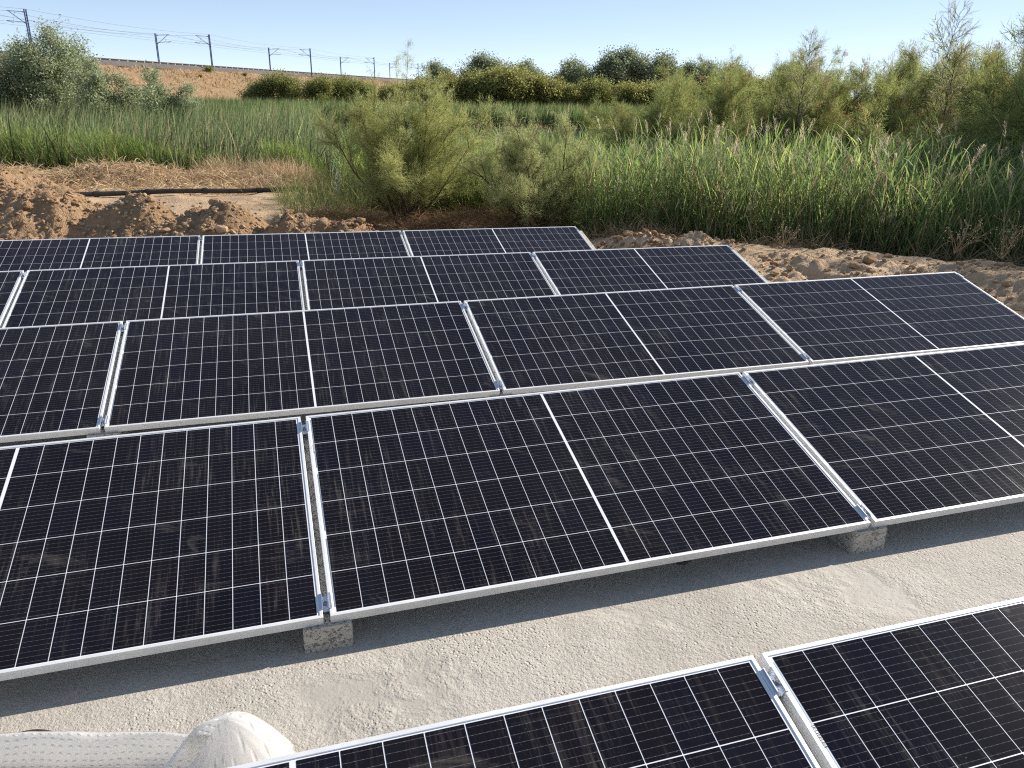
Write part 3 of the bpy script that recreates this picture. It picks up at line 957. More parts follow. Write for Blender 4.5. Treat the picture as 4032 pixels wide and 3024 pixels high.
def reeds(mb, bx, by, h, seed, leaves=8, plume=0.15, leafL=(0.32, 0.60), leafW=(0.012, 0.022), pal=G_REED, stemw=0.007, dry=0.12, lean=0.12, nseg=4):
    rng = np.random.default_rng(seed)
    N = len(bx)
    bz = ground(bx, by, False)
    laz = rng.uniform(0, 2 * np.pi, N); lk = rng.gamma(2.0, lean / 2, N)
    dx, dy = np.cos(laz) * lk, np.sin(laz) * lk
    def at(t, idx=slice(None)):
        hh = h[idx]
        return np.stack([bx[idx] + dx[idx] * hh * t ** 1.6, by[idx] + dy[idx] * hh * t ** 1.6, bz[idx] + hh * t], -1)
    # stems: two crossed ribbons
    ns = 4
    ts = np.linspace(0, 1, ns + 1)
    Cs = np.stack([at(np.full(N, t)) for t in ts], 1)
    scol = palette(rng, N, G_STEM)
    tcol = palette(rng, N, pal)
    for ang in (0, np.pi / 2):
        a = laz + ang + 0.5
        S = np.stack([np.cos(a), np.sin(a), 0 * a], -1)[:, None, :] * (0.5 * stemw * np.linspace(1, 0.5, ns + 1))[None, :, None]
        V = np.stack([Cs - S, Cs + S], 2).reshape(-1, 3)
        b = (np.arange(N) * (ns + 1) * 2)[:, None] + 2 * np.arange(ns)[None, :]
        F = np.stack([b, b + 1, b + 3, b + 2], -1).reshape(-1, 4)
        CC = scol[:, None, :] * (1 - ts[None, :, None]) + (0.5 * scol + 0.5 * tcol)[:, None, :] * ts[None, :, None]
        mb.add(V, F, np.repeat(CC[:, :, None, :], 2, 2).reshape(-1, 3))
    # leaves
    K = N * leaves
    idx = np.repeat(np.arange(N), leaves)
    t = np.tile(np.linspace(0.18, 0.97, leaves), N) + rng.uniform(-0.06, 0.06, K)
    base = at(t, idx)
    az = np.tile(np.arange(leaves) * np.pi, N) + laz[idx] + rng.normal(0, 0.6, K)
    el = np.radians(rng.uniform(55, 86, K))
    L = rng.uniform(*leafL, K) * (0.75 + 0.5 * np.sin(np.clip(t, 0, 1) * np.pi))
    W = rng.uniform(*leafW, K)
    curl = np.radians(rng.gamma(1.8, 20, K))
    col = palette(rng, K, pal)
    isdry = (rng.random(K) < dry * np.where(t < 0.45, 2.5, 0.5))
    col[isdry] = palette(rng, int(isdry.sum()), G_DRY)
    V, F, C = ribbons(base, az, el, L, W, curl, nseg, col, rng.normal(0, 0.5, K), col * np.array([1.15, 1.08, 0.95]))
    mb.add(V, F, C)
    # plumes
    pi_ = np.where(rng.random(N) < plume)[0]
    if len(pi_):
        top = at(np.ones(len(pi_)), pi_)
        nb = 34
        q = np.repeat(np.arange(len(pi_)), nb)
        tt = rng.uniform(0, 1, len(q))
        naz = laz[pi_][q] + 0.3
        Lp = rng.uniform(0.16, 0.27, len(pi_))[q]
        bend = tt ** 1.8 * 0.35
        b = top[q] + np.stack([np.cos(naz) * bend * Lp, np.sin(naz) * bend * Lp, tt * Lp * 0.95], -1)
        wd = np.sin(np.clip(tt * 0.85 + 0.12, 0, 1) * np.pi)
        pc = palette(rng, len(pi_), G_PLUME)[q] * rng.uniform(0.8, 1.2, (len(q), 1))
        V, F, C = ribbons(b, rng.uniform(0, 6.28, len(q)), np.radians(rng.uniform(45, 85, len(q))), 0.03 + 0.055 * wd, rng.uniform(0.006, 0.011, len(q)), np.radians(rng.uniform(0, 60, len(q))), 2, pc)
        mb.add(V, F, C)

def cattails(mb, bx, by, h, seed, blades=6, pal=G_CAT, W=(0.026, 0.052), nseg=4):
    rng = np.random.default_rng(seed)
    N = len(bx)
    bz = ground(bx, by, False)
    K = N * blades
    idx = np.repeat(np.arange(N), blades)
    base = np.stack([bx[idx] + rng.normal(0, 0.05, K), by[idx] + rng.normal(0, 0.05, K), bz[idx]], -1)
    pc = palette(rng, N, pal, 0.25)[idx] * rng.uniform(0.6, 1.4, (K, 1)) * (1 + 0.35 * vnoise(bx * 0.8, by * 0.8, 0, 71) + 0.2 * vnoise(bx * 2.5, by * 2.5, 0, 72))[idx][:, None]
    dry = rng.random(K) < 0.12
    pc[dry] = palette(rng, int(dry.sum()), G_DRY)
    wind = 0.35                                  # blades lean a little to one side
    az = rng.normal(wind, 1.0, K)
    V, F, C = ribbons(base, az, np.radians(rng.uniform(78, 90, K)), h[idx] * rng.uniform(0.7, 1.08, K), rng.uniform(*W, K), np.radians(rng.gamma(2.0, 13, K)), nseg, pc * 0.72, rng.normal(0, 0.9, K), pc * 1.25)  # blade colour darkened at foot: painted shade plus brownish bases, brighter tips
    mb.add(V, F, C)

def scatter(rng, n, x0, x1, y0, y1, keep):
    x = rng.uniform(x0, x1, n); y = rng.uniform(y0, y1, n)
    k = keep(x, y)
    return x[k], y[k]

# right-hand reed bed ---------------------------------------------------------
rng = np.random.default_rng(21)
mb = MB()
x, y = scatter(rng, 15500, 0.9, 10.5, 8.0, 15.0, lambda x, y: (y > shore(x) + 0.85 + 0.25 * vnoise(x * 2, y * 0, 0, 3)) & (y < shore(x) + 5.0) & (rng.random(len(x)) < 0.95 - 0.12 * (y - shore(x)))  & (rng.random(len(x)) < np.interp(x,[1,8,9.5,10.5],[1,1,.6,.4])))
def tops(x, y, zlo, zhi, r): return np.maximum(0.5, r.uniform(zlo, zhi, len(x)) - ground(x, y, False))
zb = 0.16 * vnoise(x * 0.8, y * 0.8, 0, 41) + np.interp(x, [0.9, 2.0, 3.2, 12], [-0.22, -0.08, 0.0, 0.10])
hh = tops(x, y, 0.02, 1.0, rng) + zb
reeds(mb, x, y, hh, 22, leaves=7, plume=0.02, leafW=(0.011, 0.023), leafL=(0.26, 0.48), lean=0.16, stemw=0.009)
xp, yp = scatter(rng, 270, 1.0, 9.5, 9.0, 14.0, lambda x, y: (y > shore(x) + 0.6) & (y < shore(x) + 4.2))
reeds(mb, xp, yp, tops(xp, yp, 0.45, 1.20, rng) + np.interp(xp, [1, 3], [-0.15, 0.05]), 25, leaves=5, plume=0.75, leafW=(0.009, 0.016))
tag(mb.build('reed_bed', M['reed']), 'tall green reeds with beige plumes standing right of the feathery shrubs', 'reeds', kind='stuff')
print('reeds right', len(x))
# dead stalks mixed in on the shady right side
mb = MB()
x, y = scatter(rng, 2200, 1.2, 9.5, 8.0, 12.0, lambda x, y: (y > shore(x) + 0.7) & (y < shore(x) + 2.6))
reeds(mb, x, y, np.maximum(0.6, tops(x, y, -0.3, 0.95, rng)), 23, leaves=2, plume=0.10, pal=G_DRY, dry=1.0, stemw=0.008, leafL=(0.15, 0.35), lean=0.22)
tag(mb.build('dead_reed_stalks', M['straw']), 'dry grey-brown reed stalks leaning among the green reeds', 'dry reeds', kind='stuff')
# brighter reeds between and behind the two feathery shrubs
mb = MB()
x, y = scatter(rng, 3400, -3.4, 2.2, 13.2, 17.5, lambda x, y: (y > shore(x) + 0.5) & (y < 17.3) & (rng.random(len(x)) < 0.8))
reeds(mb, x, y, tops(x, y, -0.1, 0.55, rng), 24, leaves=8, plume=0.02, pal=[(0.17, 0.235, 0.07), (0.20, 0.27, 0.085), (0.145, 0.20, 0.06)], dry=0.08)
x, y = scatter(rng, 5800, -5.6, 6.5, 16.8, 25.0, lambda x, y: (rng.random(len(x)) < 0.75) & (x > -0.228 * y + 0.1))
reeds(mb, x, y, tops(x, y, 0.12, 0.56, rng), 26, leaves=6, plume=0.05, nseg=3, leafW=(0.016, 0.028))
tag(mb.build('young_reeds', M['reed']), 'bright green young reeds behind the two feathery shrubs', 'reeds', kind='stuff')

# left-hand bed of cattails with reeds in front ---------------------------------
def left_right_limit(y): return np.interp(y, [20, 22, 30, 41, 60, 76], [-4.95, -5.25, -7.2, -9.9, -15, -19])
mb = MB()
x, y = scatter(rng, 5600, -34, -5, 22.0, 46, lambda x, y: (y > shore(x) + 1.0 + 0.6 * vnoise(x * 0.7, 0 * y, 0, 5)) & (x < left_right_limit(y) + 0.5 * vnoise(y, x * 0, 0, 9)) & (x > -0.72 * y - 2) & (rng.random(len(x)) < np.interp(y, [22, 30, 46], [1, 0.75, 0.35])))
hh = tops(x, y, -0.22, 0.08, rng) + np.interp(y, [22, 25, 30, 38, 46], [0.82, 0.98, 1.0, 1.0, 0.98]) + 0.24 * vnoise(x * 0.6, y * 0.6, 0, 12) + 0.26 * vnoise(x * 1.9, y * 1.9, 0, 14)
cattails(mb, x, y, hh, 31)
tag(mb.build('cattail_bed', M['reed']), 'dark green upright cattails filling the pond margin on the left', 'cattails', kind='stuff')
print('cattails', len(x))
mb = MB()
def clumpy(x, y): return vnoise(x * 0.55, y * 0.55, 0, 51)
x, y = scatter(rng, 9000, -17, -5.2, 20.6, 26, lambda x, y: (y > shore(x) + 0.1 + 0.35 * vnoise(x * 1.1, 0 * y, 0, 6)) & (y < shore(x) + 3.2) & (x < left_right_limit(y) + 0.4) & (clumpy(x, y) + np.where(x < -11, 0.25, -0.25) + np.where(x > -6.6, 0.5, 0) > rng.uniform(-0.25, 0.35, len(x))))
hh = np.interp(x, [-16, -12, -9, -6.5, -5.2], [1.25, 1.15, 0.85, 0.8, 0.85]) * rng.uniform(0.75, 1.1, len(x))
reeds(mb, x, y, hh, 32, leaves=7, plume=0.0, pal=[(0.16, 0.235, 0.065), (0.19, 0.27, 0.085), (0.135, 0.20, 0.06)], dry=0.08, leafL=(0.30, 0.5), nseg=3)
tag(mb.build('fresh_reeds', M['reed']), 'fresh bright green reeds along the front edge of the cattails', 'reeds', kind='stuff')
print('fresh reeds', len(x))
# far reed belt across the pond and the margin to its left
mb = MB()
x, y = scatter(rng, 26000, -42, 32, 44, 82, lambda x, y: ((y > 73.5 + 0.8 * vnoise(x * 0.3, 0 * y, 0, 2)) & (rng.random(len(x)) < 0.9)) | ((x < left_right_limit(y)) & (x > -0.72 * y) & (rng.random(len(x)) < 0.45)))
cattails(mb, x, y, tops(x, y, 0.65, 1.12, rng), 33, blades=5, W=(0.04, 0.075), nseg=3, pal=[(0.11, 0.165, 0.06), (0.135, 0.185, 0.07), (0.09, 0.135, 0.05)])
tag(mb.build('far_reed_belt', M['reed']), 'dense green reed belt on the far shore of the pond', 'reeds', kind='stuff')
print('far reeds', len(x))

# dry straw ---------------------------------------------------------------------
def straw(name, label, pts, n, seed, L=(0.15, 0.45), up=0.25, pal=((0.60, 0.46, 0.27), (0.50, 0.37, 0.21), (0.68, 0.55, 0.36), (0.34, 0.23, 0.13)), W=(0.005, 0.011)):
    """pts: list of (cx, cy, rx, ry, h)"""
    rng = np.random.default_rng(seed)
    mb = MB()
    for cx, cy, rx, ry, h, frac in pts:
        k = int(n * frac)
        rr = np.sqrt(rng.random(k)) ; th = rng.uniform(0, 6.283, k)
        x = cx + rr * np.cos(th) * rx; y = cy + rr * np.sin(th) * ry
        z = ground(x, y, False) + h * (1 - rr ** 1.6) * rng.uniform(0.75, 1.1, k) + 0.015
        V, F, C = ribbons(np.stack([x, y, z], -1), rng.uniform(0, 6.283, k), rng.normal(up, 0.35, k), rng.uniform(*L, k), rng.uniform(*W, k), rng.uniform(0.2, 1.4, k), 3, palette(rng, k, pal, 0.2), rng.normal(0, 0.8, k))
        mb.add(V, F, C)
    return tag(mb.build(name, M['straw']), label, 'straw', kind='stuff')
mound('straw_heap', 'rounded heap of earth and dry cut grass in front of the cattails', -9.4, 19.0, 2.3, 1.3, 0.44, 0.1, 40, 14, 400, 'dirt', 'straw heap', None, res=0.05)
straw('straw_litter', 'yellow-brown dry straw littering the ground before the cattails',
      [(-9.4, 19.0, 2.2, 1.2, 0.46, 0.17), (-7.0, 19.3, 1.7, 1.0, 0.26, 0.17), (-5.6, 18.9, 1.5, 0.9, 0.20, 0.14), (-8.2, 18.0, 4.2, 1.0, 0.05, 0.20), (-12.2, 18.6, 2.2, 1.3, 0.35, 0.16)], 17000, 61, (0.15, 0.5), 0.3, W=(0.010, 0.019))
straw('dry_tussock', 'pale dry grass tussocks at the foot of the cattails', [(-6.1, 20.0, 0.7, 0.5, 0.1, 0.4), (-7.4, 20.3, 0.6, 0.45, 0.1, 0.3), (-5.2, 19.2, 0.6, 0.5, 0.1, 0.3)], 2600, 62, (0.35, 0.75), 1.1, W=(0.009, 0.016))
straw('dead_branch_litter', 'brown tangle of dead twigs and dry grass under the two feathery shrubs',
      [(-0.55, 12.3, 1.1, 0.55, 0.28, 0.34), (-1.9, 12.6, 1.0, 0.6, 0.15, 0.24), (0.25, 12.3, 0.7, 0.5, 0.18, 0.20), (-3.0, 13.1, 0.9, 0.8, 0.12, 0.22)], 6500, 63, (0.15, 0.5), 0.35,
      ((0.30, 0.19, 0.10), (0.22, 0.13, 0.07), (0.40, 0.28, 0.15), (0.13, 0.08, 0.05)), (0.004, 0.010))
straw('verge_grass', 'dry yellowish grass along the foot of the right reed bed', [(2.2, 10.8, 1.3, 0.35, 0.05, 0.35), (4.2, 9.9, 1.3, 0.35, 0.05, 0.35), (6.0, 9.2, 1.3, 0.4, 0.05, 0.3)], 2600, 64, (0.12, 0.42), 0.7,
      ((0.36, 0.27, 0.15), (0.28, 0.20, 0.11), (0.20, 0.14, 0.08)))
straw('sparse_reed_tuft', 'thin green and yellow grass tuft at the right end of the black pipe', [(-3.9, 15.6, 0.8, 1.2, 0.0, 0.6), (-3.3, 13.6, 0.8, 0.8, 0.0, 0.4)], 900, 65, (0.3, 0.9), 1.25,
      ((0.16, 0.22, 0.06), (0.22, 0.25, 0.08), (0.36, 0.30, 0.15)), (0.007, 0.014))

# ------------------------------------------------------------------ woody plants
def grow(rng, p, d, L, n, wig, lift):
    P = [np.array(p, float)]
    d = np.array(d, float); d /= np.linalg.norm(d)
    for i in range(n):
        d = d + rng.normal(0, wig, 3) + np.array([0, 0, lift])
        d /= np.linalg.norm(d)
        P.append(P[-1] + d * L / n)
    return np.array(P)

def along(P, t):
    f = t * (len(P) - 1); i = min(int(f), len(P) - 2); q = f - i
    return P[i] * (1 - q) + P[i + 1] * q, P[i + 1] - P[i]

def deflect(rng, d, ang):
    d = d / np.linalg.norm(d)
    r = rng.normal(0, 1, 3); r -= d * (r @ d); r /= np.linalg.norm(r)
    return d * math.cos(ang) + r * math.sin(ang)

def tamarisk(seed, H, spread, nmain, nb1=9, nb2=8, blades=34, bw=(0.004, 0.007), bl=(0.022, 0.05), pal=None, sprays=0, density=1.0, r0=0.028, dead=0.0):
    """returns (wood MB, foliage MB), base at the origin"""
    rng = np.random.default_rng(seed)
    wood, fol = MB(), MB()
    tw = []
    for m in range(nmain):
        az = 2 * np.pi * (m + rng.uniform(-0.35, 0.35)) / nmain
        el = rad(rng.uniform(38, 80)) if m % 3 else rad(rng.uniform(68, 86))
        d0 = (math.cos(az) * math.cos(el) * spread, math.sin(az) * math.cos(el) * spread, math.sin(el))
        Lm = H * rng.uniform(0.68, 0.95) * (0.9 + 0.25 * math.sin(el))
        P = grow(rng, (rng.normal(0, 0.05), rng.normal(0, 0.05), -0.05), d0, Lm, 8, 0.09, 0.03)
        wood.tube(P, np.linspace(r0 * rng.uniform(0.6, 1.0), 0.005, 9), 5, caps=False)
        for b in range(nb1):
            t = 0.16 + 0.80 * (b + rng.random()) / nb1
            p, dd = along(P, t)
            L1 = H * rng.uniform(0.22, 0.42) * (1.15 - 0.65 * t)
            Q = grow(rng, p, deflect(rng, dd, rad(rng.uniform(22, 58))), L1, 5, 0.12, 0.05)
            wood.tube(Q, np.linspace(0.0065, 0.0025, 6), 3, caps=False)
            for c in range(nb2):
                t2 = 0.15 + 0.83 * (c + rng.random()) / nb2
                p2, d2 = along(Q, t2)
                L2 = H * rng.uniform(0.08, 0.17)
                R = grow(rng, p2, deflect(rng, d2, rad(rng.uniform(18, 55))), L2, 4, 0.14, 0.06)
                tw.append(R)
            tw.append(Q[2:] if len(Q) > 4 else Q)
        tw.append(P[4:])
    for k in range(sprays):                       # long wispy shoots above the crown
        az = rng.uniform(0, 6.28); el = rad(rng.uniform(70, 88))
        P = grow(rng, (rng.normal(0, 0.25 * H * 0.4), rng.normal(0, 0.25 * H * 0.4), H * 0.55), (math.cos(az) * math.cos(el), math.sin(az) * math.cos(el), math.sin(el)), H * rng.uniform(0.55, 0.8), 7, 0.06, 0.02)
        wood.tube(P, np.linspace(0.008, 0.002, 8), 3, caps=False)
        for c in range(9):
            t2 = 0.35 + 0.63 * (c + rng.random()) / 9
            p2, d2 = along(P, t2)
            tw.append(grow(rng, p2, deflect(rng, d2, rad(rng.uniform(25, 50))), H * rng.uniform(0.07, 0.15) * (1.3 - t2), 4, 0.1, -0.02))
    for R in tw:
        if len(R) > 2: wood.tube(R, np.linspace(0.0028, 0.001, len(R)), 3, caps=False)
    # foliage: fine blades along every twig and on small side sprays
    n = len(tw)
    per = int(blades * density)
    T0 = np.array([R[0] for R in tw]); TM = np.array([R[len(R) // 2] for R in tw]); T1 = np.array([R[-1] for R in tw])
    idx = np.repeat(np.arange(n), per)
    K = len(idx)
    t = rng.random(K) ** 0.8
    base = T0[idx] * ((1 - t) ** 2)[:, None] + 2 * TM[idx] * (t * (1 - t))[:, None] + T1[idx] * (t ** 2)[:, None]
    dirv = (T1 - T0)[idx]; dirv /= np.linalg.norm(dirv, axis=1)[:, None] + 1e-9
    off = rng.normal(0, 1, (K, 3))
    base = base + off * (0.012 + 0.018 * rng.random((K, 1))) * H ** 0.5
    dv = dirv + rng.normal(0, 0.55, (K, 3)); dv /= np.linalg.norm(dv, axis=1)[:, None]
    az = np.arctan2(dv[:, 1], dv[:, 0]); el = np.arcsin(np.clip(dv[:, 2], -1, 1))
    pal = pal or [(0.15, 0.19, 0.065), (0.19, 0.22, 0.075), (0.12, 0.16, 0.055), (0.22, 0.23, 0.09)]
    hue = rng.random(n)
    col = palette(rng, K, pal, 0.18) * (0.8 + 0.4 * hue[idx])[:, None]
    rust = hue[idx] < dead
    col[rust] = palette(rng, int(rust.sum()), [(0.30, 0.18, 0.09), (0.26, 0.19, 0.09)], 0.2)
    V, F, C = ribbons(base, az, el, rng.uniform(*bl, K) * H ** 0.35, rng.uniform(*bw, K), rng.uniform(-0.3, 0.5, K), 1, col, rng.uniform(0, 3.1, K), taper=3.0)
    fol.add(V, F, C)
    return wood, fol

def plant(name, label, cat, wood, fol, mw, mf, loc, rz=0.0, group=None, trunkname='trunk', crownname='crown', sink=0.0):
    e = empty(name, loc, rz)
    tag(e, label, cat, group)
    wood.build(trunkname, mw, e)
    fol.build(crownname, mf, e)
    return e
def gz(x, y): return float(ground(x, y, False))

TAMPAL = [(0.33, 0.36, 0.13), (0.39, 0.41, 0.16), (0.28, 0.315, 0.115), (0.43, 0.43, 0.20)]
w_, f_ = tamarisk(3, 2.05, 1.7, 15, 12, 10, 92, pal=TAMPAL, sprays=3, bw=(0.006, 0.010), bl=(0.028, 0.055))
plant('tamarisk_shrub', 'larger feathery olive-green tamarisk shrub just behind the panels, left of a smaller one', 'shrub', w_, f_, M['bark'], M['tam'], (-1.78, 12.75, gz(-1.78, 12.75) + 0.03), 0.4, 'tamarisks near the panels')
w_, f_ = tamarisk(8, 1.6, 1.8, 14, 11, 9, 86, pal=[(0.36, 0.385, 0.18), (0.42, 0.43, 0.215), (0.31, 0.345, 0.15)], sprays=1, bw=(0.0055, 0.009), bl=(0.024, 0.048), dead=0.04)
plant('tamarisk_shrub', 'smaller grey-green tamarisk shrub with bare stems, right of the larger one', 'shrub', w_, f_, M['bark'], M['tam'], (0.32, 12.3, gz(0.32, 12.3) + 0.06), 1.1, 'tamarisks near the panels')

# hedge of tamarisks behind the right reed bed
HED = []
for q, (sd_, H, sp) in enumerate(((101, 2.9, 0), (102, 3.0, 3), (103, 2.8, 1))):
    w_, f_ = tamarisk(sd_, H, 1.35, 12, 12, 10, 88, bw=(0.010, 0.017), bl=(0.035, 0.070), pal=[(0.225, 0.265, 0.09), (0.27, 0.305, 0.105), (0.185, 0.225, 0.08), (0.31, 0.32, 0.13)], sprays=sp, dead=0.06, r0=0.04)
    HED.append((w_.mesh('stems'), f_.mesh('crown')))
    HED[-1][0].materials.append(M['bark']); HED[-1][1].materials.append(M['tam'])
hedge = [  # x, y, variant, scale, rz
    (3.7, 20.6, 2, 1.02, 1.2), (5.2, 19.6, 0, 1.12, 2.6), (4.9, 24.5, 2, 1.18, 4.0), (6.6, 18.4, 1, 1.02, 5.0), (8.0, 17.6, 2, 1.06, 0.9),
    (9.6, 18.4, 0, 1.22, 2.2), (7.2, 22.0, 0, 1.25, 3.3), (9.2, 15.2, 1, 1.0, 1.7), (6.2, 26.5, 2, 1.30, 0.1), (12.2, 17.4, 0, 1.30, 4.4), (8.9, 13.6, 2, 1.22, 3.8), (10.2, 12.5, 0, 1.42, 5.5), (11.6, 13.4, 2, 1.75, 2.9),
    (9.2, 26.5, 2, 1.4, 2.4), (11.0, 22.5, 0, 1.4, 1.4), (13.5, 20.5, 2, 1.5, 0.6), (13.4, 11.4, 2, 2.0, 1.1), (12.5, 13.0, 0, 2.0, 2.0), (14.0, 14.8, 2, 2.2, 0.2)]
hedge += [(6.9, 20.0, 2, 1.12, 0.7), (8.3, 19.8, 0, 1.18, 1.9), (10.9, 16.6, 2, 1.2, 4.1)]
hedge.sort(key=lambda h: h[0] / h[1])
POSW = ['leftmost', 'second from the left', 'third from the left', 'fourth from the left', 'fifth from the left', 'sixth from the left', 'seventh from the left', 'eighth from the left', 'ninth from the left', 'tenth from the left',
        'eleventh from the left', 'twelfth from the left', 'thirteenth from the left', 'fourteenth from the left', 'fifteenth from the left', 'sixteenth from the left', 'seventeenth from the left', 'eighteenth from the left', 'fourth from the right', 'third from the right', 'second from the right', 'rightmost']
for q, (x, y, v, sc, rz) in enumerate(hedge):
    e = empty('tamarisk_tree', (x, y, max(gz(x, y), -1.25)), rz)
    e.scale = (sc, sc, sc)
    tag(e, 'olive tamarisk %s in the hedge behind the reed bed' % POSW[q], 'tamarisk', 'tamarisks behind the reeds')
    add('stems', HED[v][0], e); add('crown', HED[v][1], e)

# slim wispy tamarisk shoots standing out above the hedge
for (x, y, H, sd_, lab) in ((8.75, 17.0, 4.6, 131, 'tall thin wispy tamarisk sapling standing out against the sky near the right edge'),
                            (6.0, 18.0, 4.0, 132, 'thin wispy tamarisk sapling standing out against the sky right of the distant trees'),
                            (7.55, 14.2, 3.6, 133, 'pale wispy tamarisk top at the right picture edge')):
    rr_ = np.random.default_rng(sd_)
    w_, f_ = MB(), MB()
    P_ = grow(rr_, (0, 0, -0.1), (0.02, 0.0, 1), H, 12, 0.03, 0.02)
    w_.tube(P_, np.linspace(0.022, 0.003, 13), 5, caps=False)
    tw_ = []
    for b in range(44):
        t = 0.42 + 0.57 * (b + rr_.random()) / 44
        p_, d_ = along(P_, t)
        Q_ = grow(rr_, p_, deflect(rr_, d_, rad(rr_.uniform(25, 52))), H * rr_.uniform(0.17, 0.32) * (1.25 - t), 5, 0.10, 0.05)
        w_.tube(Q_, np.linspace(0.005, 0.0018, 6), 3, caps=False)
        for c in range(8):
            p2_, d2_ = along(Q_, 0.25 + 0.7 * rr_.random())
            R_ = grow(rr_, p2_, deflect(rr_, d2_, rad(rr_.uniform(20, 45))), H * rr_.uniform(0.035, 0.07), 3, 0.1, -0.03)
            w_.tube(R_, np.linspace(0.0022, 0.001, 4), 3, caps=False)
            tw_.append(R_)
    T0_ = np.array([r[0] for r in tw_]); T1_ = np.array([r[-1] for r in tw_])
    ix = np.repeat(np.arange(len(tw_)), 20); K_ = len(ix); t_ = rr_.random((K_, 1))
    b_ = T0_[ix] * (1 - t_) + T1_[ix] * t_ + rr_.normal(0, 0.008, (K_, 3))
    dv_ = (T1_ - T0_)[ix]; dv_ = dv_ / np.linalg.norm(dv_, axis=1)[:, None] + rr_.normal(0, 0.4, (K_, 3)); dv_ /= np.linalg.norm(dv_, axis=1)[:, None]
    V_, F_, C_ = ribbons(b_, np.arctan2(dv_[:, 1], dv_[:, 0]), np.arcsin(np.clip(dv_[:, 2], -1, 1)), rr_.uniform(0.035, 0.07, K_), rr_.uniform(0.006, 0.011, K_), rr_.uniform(-0.3, 0.4, K_), 1, palette(rr_, K_, [(0.33, 0.36, 0.17), (0.38, 0.38, 0.20), (0.42, 0.36, 0.22)], 0.15), rr_.uniform(0, 3.1, K_), taper=3.0)
    f_.add(V_, F_, C_)
    plant('tamarisk_sapling', lab, 'tamarisk', w_, f_, M['bark'], M['tam'], (x, y, -1.1), 0.0, 'wispy tamarisk saplings')

# broad-leaved trees and distant bushes
def broadleaf(seed, H, Rx, trunk_r, nlimb, leaf, per, pal, low=0.12, nsub=6, clump=0.16, multi=1):
    rng = np.random.default_rng(seed)
    wood, fol = MB(), MB()
    cl = []
    for s_ in range(multi):
        ox, oy = (rng.normal(0, Rx * 0.30, 2) if multi > 1 else (0, 0))
        hs = H * rng.uniform(0.72, 1.0) if s_ else H
        P = grow(rng, (ox, oy, -0.3), (rng.normal(0, .06), rng.normal(0, .06), 1), hs * 0.92, 9, 0.05, 0.03)
        wood.tube(P, np.linspace(trunk_r, trunk_r * 0.15, 10), 7, caps=False)
        for b in range(nlimb):
            t = low + (0.97 - low) * (b + rng.random()) / nlimb
            p, dd = along(P, t)
            az = rng.uniform(0, 6.28); el = rad(rng.uniform(15, 60))
            L = Rx * rng.uniform(0.55, 1.1) * math.sin(np.clip(0.25 + 0.72 * t, 0, 1) * math.pi) ** 0.7
            Q = grow(rng, p, (math.cos(az) * math.cos(el), math.sin(az) * math.cos(el), math.sin(el)), max(L, 0.25 * Rx), 5, 0.12, 0.05)
            wood.tube(Q, np.linspace(trunk_r * 0.32, trunk_r * 0.06, 6), 4, caps=False)
            for c in range(nsub):
                p2, d2 = along(Q, 0.2 + 0.8 * (c + rng.random()) / nsub)
                R = grow(rng, p2, deflect(rng, d2, rad(rng.uniform(20, 65))), Rx * rng.uniform(0.15, 0.32), 3, 0.15, 0.06)
                wood.tube(R, np.linspace(trunk_r * 0.07, trunk_r * 0.02, 4), 3, caps=False)
                cl.append((R[1] + R[2]) / 2); cl.append(R[3])
    cl = np.array(cl); n = len(cl)
    idx = np.repeat(np.arange(n), per); K = len(idx)
    base = cl[idx] + rng.normal(0, clump * Rx * 0.6, (K, 3)) * np.array([1, 1, 0.9])
    base[:, 2] = np.maximum(base[:, 2], 0.0)
    tone = rng.uniform(0.72, 1.25, n)[idx][:, None]
    col = palette(rng, K, pal, 0.2) * tone
    V, F, C = ribbons(base, rng.uniform(0, 6.28, K), rng.uniform(-0.6, 1.2, K), rng.uniform(0.8, 1.3, K) * leaf, rng.uniform(0.6, 1.0, K) * leaf * 0.75, rng.uniform(0, 0.8, K), 2, col, rng.normal(0, 0.7, K))
    fol.add(V, F, C)
    return wood.mesh('trunk', True), fol.mesh('crown')

def put_tree(name, label, cat, meshes, loc, sc, rz, group, scz=None):
    e = empty(name, loc, rz)
    e.scale = (sc, sc, scz or sc)
    tag(e, label, cat, group)
    add('trunk', meshes[0], e); add('crown', meshes[1], e)
    return e
def setm(ms, a, b):
    ms[0].materials.append(a); ms[1].materials.append(b)
    return ms
POP = [(0.27, 0.315, 0.17), (0.33, 0.37, 0.22), (0.22, 0.265, 0.135), (0.42, 0.45, 0.32)]
pop1 = setm(broadleaf(201, 5.7, 2.1, 0.10, 24, 0.105, 20, POP, 0.10, 7, 0.15, 3), M['palebark'], M['leaf'])
pop2 = setm(broadleaf(202, 5.2, 2.0, 0.09, 22, 0.105, 20, POP, 0.10, 7, 0.17, 3), M['palebark'], M['leaf'])
pop3 = setm(broadleaf(203, 3.9, 1.15, 0.05, 18, 0.10, 24, POP, 0.05, 5, 0.2, 2), M['palebark'], M['leaf'])
LT = 'poplars on the left'
